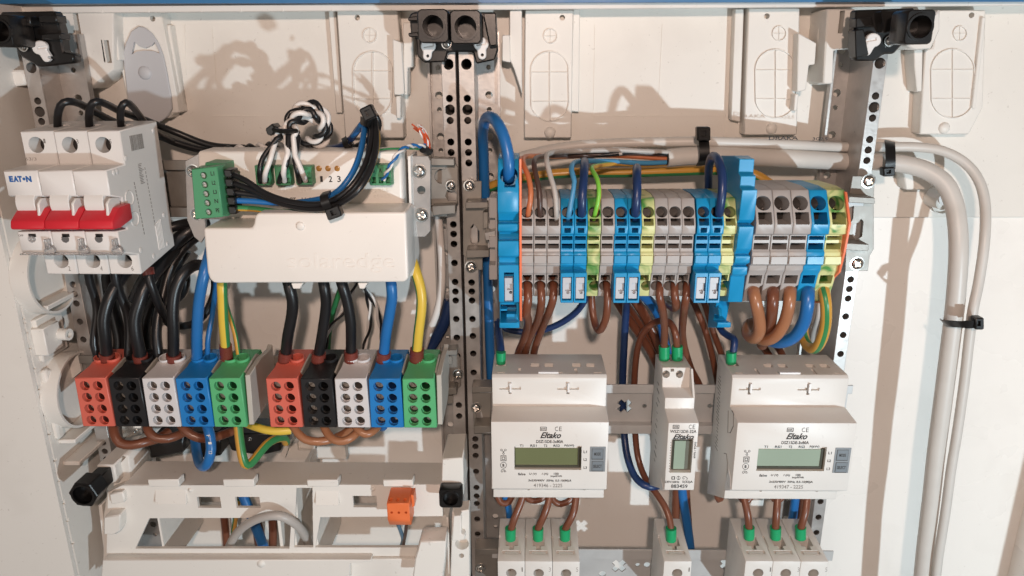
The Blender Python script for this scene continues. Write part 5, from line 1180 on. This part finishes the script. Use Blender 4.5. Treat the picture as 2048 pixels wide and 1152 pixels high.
# ---- loops under the blocks
G = 'bridges under the distribution blocks'
wire('brown bridge out of the left hand red block', [(226, 850, 418), (229, 868, 414), (240, 886, 412), (264, 890, 413), (290, 884, 416), (318, 876, 424), (336, 864, 432)], 19, w_brown, group=G)
wire('brown bridge out of the left hand black block', [(294, 850, 418), (298, 864, 415), (312, 876, 414), (336, 877, 416), (362, 868, 422), (380, 856, 430)], 18, w_brown, group=G)
wire('brown bridge out of the left hand pale grey block', [(362, 850, 420), (374, 864, 418), (392, 874, 418), (410, 877, 420), (438, 872, 428), (466, 862, 436)], 18, w_brown, group=G)
wire('pale brown bridge out of the right hand red block', [(584, 848, 420), (596, 866, 416), (612, 879, 414), (636, 883, 414), (664, 878, 418), (690, 866, 426), (704, 852, 432)], 17, w_tan, group=G)
wire('pale brown bridge out of the right hand black block', [(646, 848, 420), (656, 868, 415), (670, 880, 412), (688, 882, 412), (704, 874, 414), (716, 862, 420), (724, 850, 426)], 17, w_tan, group=G)
wire('pale brown bridge out of the right hand pale grey block', [(708, 848, 420), (717, 860, 416), (730, 868, 415), (744, 864, 417), (756, 852, 424)], 16, w_tan, group=G)
B_ = wire('blue wire hanging in a loop under the left hand blue block', [(414, 850, 414), (420, 872, 410), (422, 898, 407), (417, 922, 406), (408, 933, 409), (399, 926, 417), (394, 908, 428), (390, 880, 440)], 20, w_blue)
pb = B()
for s, u, v, r in (('F', 417, 872, -1.4), ('1', 420, 886, -1.5), ('12', 421, 905, -1.6), ('N', 416, 922, -1.9)): print_text(pb, s, u, v, 403.6, 7 if len(s) > 1 else 5, 6, bold=0, rot=r)
pb.build('lettering', w_white, B_)
wire('green and yellow wire hanging in a sharp V under the left hand green block', [(476, 850, 412), (479, 878, 409), (484, 910, 406), (490, 928, 406), (500, 928, 408), (514, 912, 413), (532, 890, 420), (550, 878, 428), (568, 876, 438), (572, 884, 444)], 18, w_amber, w_green, (0, 1, 2, 13))
wire('yellow and green cable end lying level between the two groups of blocks', [(492, 846, 430), (510, 853, 426), (535, 860, 424), (560, 862, 424), (582, 860, 426)], 17, w_yellow, w_green, (9, 10, 11, 12, 13))
t = wire('blue wire end just showing under the right hand blue block', [(768, 845, 425), (768, 852, 425), (765, 855, 432)], 16, w_blue)

# ================================================================ right hand side
w = wire('thick blue cable arching over into the tall blue terminal', [(1018, 356, 406), (1018, 340, 402), (1016, 308, 402), (1005, 266, 406), (988, 238, 416), (973, 236, 434), (966, 262, 452), (967, 310, 464), (970, 400, 470), (974, 500, 474), (977, 600, 476), (980, 700, 476), (984, 790, 476)], 24, w_blue, ref=(1016, 308, 402))
G = 'thin wires from the bare grey cable to the terminals'
for lab, pts, d, m, m2 in (
 ('thin orange wire to the first grey terminal', [(1056, 436, 404), (1057, 424, 396), (1062, 388, 396), (1057, 354, 402), (1047, 328, 410), (1050, 314, 422), (1075, 312, 440), (1130, 313, 452), (1220, 311, 454), (1340, 318, 455)], 10.5, w_orange, None),
 ('thin dark brown wire to the second grey terminal', [(1080, 438, 404), (1080, 427, 396), (1079, 386, 396), (1072, 350, 402), (1068, 328, 408), (1075, 315, 420), (1110, 311, 444), (1180, 310, 450), (1260, 306, 450), (1342, 309, 454)], 10.5, w_dkbrown, None),
 ('thin grey wire to the third grey terminal', [(1113, 440, 404), (1113, 430, 396), (1110, 386, 396), (1099, 346, 402), (1093, 318, 408), (1100, 306, 420), (1140, 303, 440), (1220, 300, 446), (1280, 302, 448), (1342, 305, 453)], 10.5, w_grey, None),
 ('thin light blue wire to the first blue terminal', [(1136, 440, 404), (1138, 428, 396), (1144, 395, 397), (1149, 364, 400), (1143, 342, 405), (1148, 326, 414), (1175, 322, 432), (1230, 323, 444), (1290, 326, 450), (1342, 324, 455)], 10.5, w_lblue, None),
 ('thin green and yellow wire to the swirled green terminal', [(1188, 438, 404), (1191, 424, 397), (1198, 392, 397), (1195, 360, 402), (1184, 338, 412), (1194, 332, 426), (1230, 328, 444), (1290, 330, 454), (1342, 327, 457)], 9.5, w_amber, w_lgreen)):
    wire(lab, pts, d, m, m2, (0, 1, 2, 3, 4, 12, 13) if m2 else None, G)
t = wire('thin black bare core lying over the cable cores with a white mark', [(1160, 316, 452), (1225, 308, 449), (1290, 303, 449), (1342, 309, 453)], 8, w_black)
sleeve(t, [(1238, 306, 448.5), (1244, 305.6, 448.5)], 10, w_white, 'white_mark')
G = 'short navy wires standing in the blue terminals'
wire('thick navy wire standing in the second blue terminal', [(1163, 440, 405), (1164, 424, 396), (1165, 388, 395), (1168, 352, 402), (1169, 328, 414), (1169, 324, 428), (1168, 345, 444), (1166, 380, 450)], 17, w_navy, group=G)
wire('single short navy wire standing in the middle of the row', [(1271, 440, 405), (1271, 424, 396), (1274, 388, 395), (1274, 350, 402), (1274, 336, 414), (1273, 340, 432), (1272, 366, 446)], 17, w_navy, group=G)
wire('navy wire looping up out of the blue terminal beside the blue partition', [(1438, 440, 405), (1439, 424, 396), (1444, 388, 394), (1444, 348, 398), (1436, 320, 406), (1426, 312, 416), (1419, 326, 428), (1417, 350, 440), (1417, 380, 448)], 17, w_navy, group=G)
wire('thick yellow and green cable running level behind the terminal row', [(975, 376, 474), (1010, 364, 470), (1070, 353, 468), (1137, 346, 467), (1255, 345, 467), (1350, 342, 467), (1420, 340, 468), (1470, 342, 468), (1510, 350, 466), (1545, 372, 460)], 20, w_amber, w_green, (4, 5, 6, 7, 8, 9, 10), n=14)
w = wire('thick grey cable running along the top and bending down the right wall', [(1334, 316, 455.0), (1380, 312, 456.0), (1440, 311, 456.0), (1520, 314, 459.0), (1600, 318, 462.0), (1690, 323, 476.0), (1750, 324, 478.0), (1800, 327, 476.0), (1850, 340, 471.2), (1888, 366, 465.1), (1907, 405, 460.0), (1915, 450, 454.4), (1917, 510, 450.0), (1911, 600, 448.0), (1899, 700, 448.0), (1886, 800, 448.0), (1873, 900, 448.0), (1862, 1000, 448.0), (1850, 1100, 448.0), (1838, 1220, 448.0), (1826, 1350, 448.0), (1812, 1500, 448.0)], 36, w_lgrey, ref=(1600, 318, 462.0), n=20)
B().cyl(P(1334, 316, 455) + Vector((-0.3, 0, 0)), (1, 0, 0), 4.2, 0.6, 16).build('cut_core', dark, w)
w = wire('thin grey cable running beside the thick one down the right wall', [(1000, 330, 474.0), (1060, 308, 470.0), (1130, 294, 466.0), (1200, 288, 464.0), (1290, 285, 462.0), (1400, 283, 458.0), (1500, 286, 458.0), (1600, 290, 462.0), (1690, 294, 476.0), (1760, 294, 480.0), (1830, 294, 478.0), (1885, 302, 474.0), (1930, 326, 470.0), (1958, 362, 463.8), (1970, 410, 457.3), (1969, 480, 448.0), (1958, 560, 444.0), (1946, 620, 440.0), (1938, 680, 440.0), (1929, 760, 440.0), (1915, 860, 440.0), (1902, 940, 440.0), (1890, 1030, 440.0), (1876, 1120, 440.0), (1866, 1220, 440.0), (1852, 1350, 440.0), (1838, 1500, 440.0)], 20, w_lgrey, ref=(1400, 283, 458.0))
b = B()
for s, u, wd_ in (('DRAKA', 1567, 58), ('3G2,5', 1640, 30)): print_text(b, s, u, 276 + (u - 1567) * .03, 456.5, wd_, 7, bold=0.01)
b.build('lettering', ink, w)
cable_tie('black cable tie with its head up on the grey cables above the navy loop', 1408, 268, 440, 13.5, 14, [[(1407, 280, 447), (1409, 300, 444), (1408, 320, 445), (1402, 330, 455)]], 3.0, 0.0)
cable_tie('black cable tie on the grey cables right of the right hand upright', 1779, 344, 462, 12, 9, [[(1779, 283, 474), (1780, 290, 468), (1781, 306, 465), (1781, 322, 463), (1780, 340, 464)]], 3.0, 0.05)
cable_tie('black cable tie holding the two grey cables halfway down the right wall', 1960, 648, 426, 9, 12, [[(1886, 644, 450), (1889, 646, 443), (1897, 647, 438), (1910, 648, 435), (1926, 649, 430), (1950, 648, 428)]], 2.7, 0.0)
# ---- below the small terminals
G = 'brown wires below the terminals'
for lab, pts, d, m in (
 ('brown wire hanging from the first grey terminal beside the orange plate', [(1055, 558, 414), (1056, 574, 404), (1056, 600, 400), (1053, 626, 404), (1056, 642, 416), (1054, 660, 432), (1046, 684, 444), (1037, 706, 452), (1030, 740, 458)], 17, w_brown),
 ('brown wire hanging from the second grey terminal', [(1081, 558, 414), (1082, 574, 404), (1083, 600, 401), (1080, 624, 408), (1074, 645, 422), (1062, 670, 438), (1053, 696, 448), (1045, 740, 458)], 16, w_brown),
 ('brown wire hanging from the third grey terminal', [(1106, 558, 414), (1107, 574, 404), (1106, 598, 401), (1098, 624, 408), (1090, 642, 424), (1080, 668, 438), (1070, 696, 448), (1062, 740, 458)], 16, w_brown),
 ('brown wire in a closed loop below the single empty grey terminal', [(1213, 558, 414), (1214, 574, 404), (1215, 600, 401), (1213, 630, 402), (1206, 652, 406), (1198, 661, 412), (1190, 648, 420), (1185, 620, 424), (1183, 590, 424), (1184, 560, 424)], 15, w_brown),
 ('brown wire hanging from the last terminal of the three, then behind the narrow meter', [(1376, 558, 414), (1374, 574, 404), (1372, 596, 401), (1369, 616, 406), (1366, 640, 424), (1365, 668, 440), (1370, 700, 450), (1383, 740, 458), (1402, 780, 462), (1412, 850, 464)], 16, w_brown),
 ('brown wire bending back from the middle terminal of the three', [(1350, 558, 414), (1349, 574, 404), (1350, 596, 401), (1352, 612, 406), (1346, 616, 424), (1334, 608, 440), (1322, 620, 456)], 16, w_brown)):
    wire(lab, pts, d, m, group=G)
w = wire('brown wire from a grey terminal straight into the left green ferrule of the narrow meter', [(1323, 558, 414), (1320, 574, 404), (1319, 594, 401), (1324, 614, 404), (1328, 640, 414), (1329, 670, 424), (1328, 700, 432), (1328, 716, 436)], 16, w_brown, group=G, ref=(1320, 594, 401)); ferr(w, 1328.5, 692, 719, 431, 22)
w = wire('brown wire arching behind into the right green ferrule of the narrow meter', [(1355, 716, 436), (1354, 694, 431), (1351, 668, 428), (1342, 648, 434), (1326, 641, 444), (1306, 647, 452), (1288, 664, 456), (1276, 694, 459), (1270, 740, 462), (1268, 800, 464), (1270, 862, 464), (1276, 915, 460), (1290, 955, 450), (1312, 986, 438), (1328, 1010, 430), (1338, 1034, 425), (1343, 1062, 421)], 14, w_brown, group=G, ref=(1354, 694, 431)); ferr(w, 1354.5, 692, 719, 431, 22); ferr(w, 1342, 1056, 1080, 421, 22)
G = 'brown wires sloping down on the wall'
for lab, pts, d in (
 ('wide brown wire sloping down on the wall behind the narrow meter', [(1225, 585, 470), (1245, 620, 470), (1276, 664, 472), (1304, 708, 474), (1326, 760, 474), (1344, 830, 474), (1356, 910, 474), (1352, 1000, 474), (1350, 1120, 474)], 18),
 ('second wide brown wire sloping down on the wall, right of the first', [(1262, 590, 466), (1280, 615, 468), (1300, 650, 470), (1318, 690, 470), (1340, 750, 472), (1358, 830, 472), (1370, 920, 474), (1372, 1000, 474), (1380, 1110, 474)], 20),
 ('third wide brown wire on the wall, just left of the blue vertical one', [(1240, 595, 478), (1262, 630, 478), (1284, 660, 478), (1306, 700, 480), (1330, 760, 480)], 24),
 ('brown wire sloping from the blue pair to the left edge of the right meter', [(1380, 590, 456), (1394, 620, 458), (1410, 660, 460), (1424, 710, 462), (1436, 770, 464)], 13),
 ('brown wire sloping to the top of the right meter, under the navy one', [(1400, 588, 456), (1411, 612, 458), (1424, 655, 460), (1440, 700, 462), (1456, 740, 464)], 13),
 ('brown wire sloping behind the pale brown loops', [(1500, 650, 458), (1518, 680, 460), (1534, 705, 462), (1556, 740, 464)], 15),
 ('second brown wire sloping behind the pale brown loops', [(1530, 650, 456), (1546, 680, 458), (1562, 705, 460), (1580, 740, 464)], 14)):
    wire(lab, pts, d, w_brown, group=G)
G = 'navy wires between terminals and meters'
wire('navy wire swinging from behind the tall blue terminal up to the terminal row', [(992, 640, 462), (1012, 657, 460), (1046, 664, 458), (1082, 661, 456), (1118, 648, 454), (1150, 626, 450), (1170, 600, 444), (1178, 580, 438)], 13, w_navy, group=G)
w = wire('navy wire with a green ferrule into the left wide meter', [(996, 646, 458), (997, 664, 448), (1000, 684, 438), (1002, 704, 430), (1002, 722, 427)], 15, w_navy, group=G); ferr(w, 1002, 704, 726, 427, 20)
wire('navy wire falling straight down the wall left of the cross shaped hole', [(1254, 590, 450), (1252, 620, 458), (1248, 690, 464), (1245, 780, 468), (1248, 860, 466), (1254, 910, 458), (1268, 950, 448), (1288, 970, 440), (1308, 974, 440), (1322, 968, 446)], 15, w_navy, group=G, ref=(1248, 690, 464))
wire('thick dark blue wire sloping down on the wall to the bottom rail', [(1270, 575, 452), (1290, 594, 456), (1308, 614, 460), (1322, 644, 464), (1336, 720, 470), (1352, 850, 472), (1364, 980, 472), (1376, 1060, 472), (1388, 1160, 472)], 21, w_blue, group=G)
w = wire('navy wire with a green ferrule into the right wide meter', [(1412, 580, 446), (1424, 608, 448), (1432, 640, 446), (1446, 664, 440), (1462, 674, 434), (1469, 681, 430), (1467, 700, 428), (1463, 722, 427)], 14, w_navy, group=G, ref=(1432, 640, 446)); ferr(w, 1462.5, 704, 726, 427, 21)
G = 'thick loops below the large terminals'
for lab, pts, d, m, m2 in (
 ('pale brown thick loop nearest the blue partition', [(1508, 576, 412), (1507, 584, 400), (1512, 606, 397), (1518, 636, 400), (1519, 662, 404), (1510, 676, 410), (1499, 673, 418), (1494, 661, 426), (1502, 646, 434), (1520, 642, 442)], 24, w_tan, None),
 ('brown thick wire in the middle below the large terminals', [(1546, 576, 412), (1546, 584, 400), (1545, 610, 397), (1541, 645, 408), (1535, 672, 418), (1524, 690, 430)], 23, w_brown, None),
 ('pale brown thick loop second from the blue partition', [(1582, 576, 412), (1580, 584, 400), (1578, 610, 397), (1570, 642, 401), (1555, 668, 405), (1535, 680, 412), (1515, 676, 422), (1502, 664, 432)], 24, w_tan, None),
 ('thick blue loop below the large blue terminal', [(1617, 576, 412), (1616, 584, 400), (1615, 610, 397), (1607, 646, 401), (1590, 672, 406), (1566, 684, 412), (1542, 682, 422), (1528, 672, 432)], 25, w_blue, None),
 ('thick green and yellow striped loop at the right end', [(1647, 576, 412), (1648, 584, 400), (1652, 610, 397), (1651, 650, 400), (1641, 684, 404), (1628, 697, 412), (1614, 690, 422), (1606, 666, 432), (1610, 640, 440)], 22, w_amber, w_green)):
    wire(lab, pts, d, m, m2, (1, 2, 9, 10) if m2 else None, G, n=16)
wire('grey cable stub behind the striped loop at the right end', [(1640, 590, 452), (1636, 630, 452), (1626, 668, 454), (1622, 710, 456)], 10, w_grey)
# ---- into the small breakers at the bottom
G = 'brown wires into the small breakers'
for lab, pts, fv in (
 ('brown wire into the left pole of the left bottom breaker', [(1021, 1078, 423), (1022, 1060, 421), (1030, 1034, 422), (1042, 1004, 426), (1050, 975, 430)], (1021, 1056)),
 ('brown wire into the middle pole of the left bottom breaker', [(1075, 1078, 423), (1076, 1058, 421), (1089, 1028, 422), (1098, 1000, 426), (1102, 975, 430)], (1076, 1056)),
 ('brown wire into the right pole of the left bottom breaker', [(1130, 1078, 423), (1131, 1058, 421), (1145, 1030, 422), (1151, 1004, 426), (1152, 975, 430)], (1130, 1056)),
 ('brown wire into the left pole of the right bottom breaker', [(1498, 1076, 423), (1498, 1056, 421), (1495, 1026, 422), (1489, 1000, 426), (1484, 975, 430)], (1498, 1054)),
 ('brown wire into the middle pole of the right bottom breaker', [(1551, 1076, 423), (1551, 1056, 421), (1553, 1026, 422), (1555, 1000, 426), (1556, 975, 430)], (1551, 1054)),
 ('brown wire into the right pole of the right bottom breaker', [(1601, 1076, 423), (1602, 1056, 421), (1610, 1026, 422), (1614, 1000, 426), (1615, 975, 430)], (1601, 1054))):
    w = wire(lab, pts, 14.5, w_brown, group=G); ferr(w, fv[0], fv[1], fv[1] + 22, 421.5, 22)
G = 'brown bridges under the wide meters'
wire('short brown bridge at the left edge under the left wide meter', [(1000, 975, 432), (996, 994, 430), (1004, 1006, 430), (1018, 1004, 432), (1026, 985, 436)], 13, w_brown, group=G)
wire('brown bridge under the middle of the left wide meter', [(1046, 985, 436), (1056, 998, 434), (1070, 1002, 434), (1086, 996, 436), (1094, 980, 438)], 12, w_brown, group=G)
wire('brown bridge at the right under the left wide meter', [(1100, 985, 436), (1108, 1002, 434), (1122, 1008, 434), (1140, 1000, 436), (1148, 984, 438)], 13, w_brown, group=G)
wire('brown bridge tip left of the right wide meter', [(1430, 960, 442), (1432, 985, 440), (1437, 1000, 440), (1444, 992, 442), (1446, 970, 444)], 12, w_brown, group=G)
wire('short brown bridge under the left half of the right wide meter', [(1478, 984, 434), (1484, 1000, 434), (1496, 1002, 434), (1506, 984, 436)], 12, w_brown, group=G)
wire('short brown bridge under the middle of the right wide meter', [(1540, 984, 434), (1548, 999, 434), (1560, 999, 434), (1570, 984, 436)], 12, w_brown, group=G)
wire('blue wire end behind the left bottom breaker', [(1008, 985, 450), (1016, 1010, 452), (1020, 1040, 454), (1022, 1070, 456)], 14, w_blue)
wire('blue wire beside the right pole of the right bottom breaker', [(1592, 975, 454), (1590, 1000, 454), (1586, 1030, 456), (1580, 1070, 458)], 17, w_blue)
wire('brown wire just right of that blue wire under the right wide meter', [(1606, 975, 456), (1604, 1000, 456), (1600, 1040, 458), (1596, 1070, 458)], 12, w_brown)
# ---- inside the cable duct
w = wire('grey cable arching out of the left duct window', [(452, 1125, 440), (458, 1096, 430), (474, 1066, 420), (500, 1045, 413), (530, 1033, 409), (560, 1032, 408), (586, 1044, 412), (606, 1064, 422), (620, 1095, 436), (628, 1120, 444)], 18, w_grey, ref=(530, 1033, 409))
G = 'wires at the back of the cable duct'
wire('blue wire falling through the left duct window', [(486, 990, 470), (496, 1014, 468), (508, 1045, 466), (524, 1085, 464), (536, 1125, 464)], 20, w_blue, group=G)
wire('brown wire left in the left duct window', [(448, 1030, 478), (452, 1070, 478), (456, 1120, 478)], 15, w_brown, group=G)
wire('brown wire right of the blue one in the left duct window', [(500, 1020, 480), (516, 1060, 480), (524, 1120, 480)], 22, w_brown, group=G)
wire('brown wire far right in the left duct window', [(545, 1030, 480), (546, 1070, 480), (545, 1120, 480)], 16, w_brown, group=G)
wire('green and yellow wire in the left duct window', [(476, 1000, 474), (472, 1030, 474), (466, 1070, 476)], 10, w_green, w_amber, (0, 1, 2, 3), G)
wire('thin grey blue wire of the orange plug', [(796, 1048, 408), (802, 1064, 412), (806, 1080, 420), (800, 1098, 430), (796, 1112, 436)], 8, mat('steel_blue_insulation', (84, 112, 132), 0.4))
wire('thin dark wire of the orange plug', [(813, 1048, 408), (811, 1066, 412), (807, 1088, 422), (806, 1112, 434)], 7, w_dkbrown)
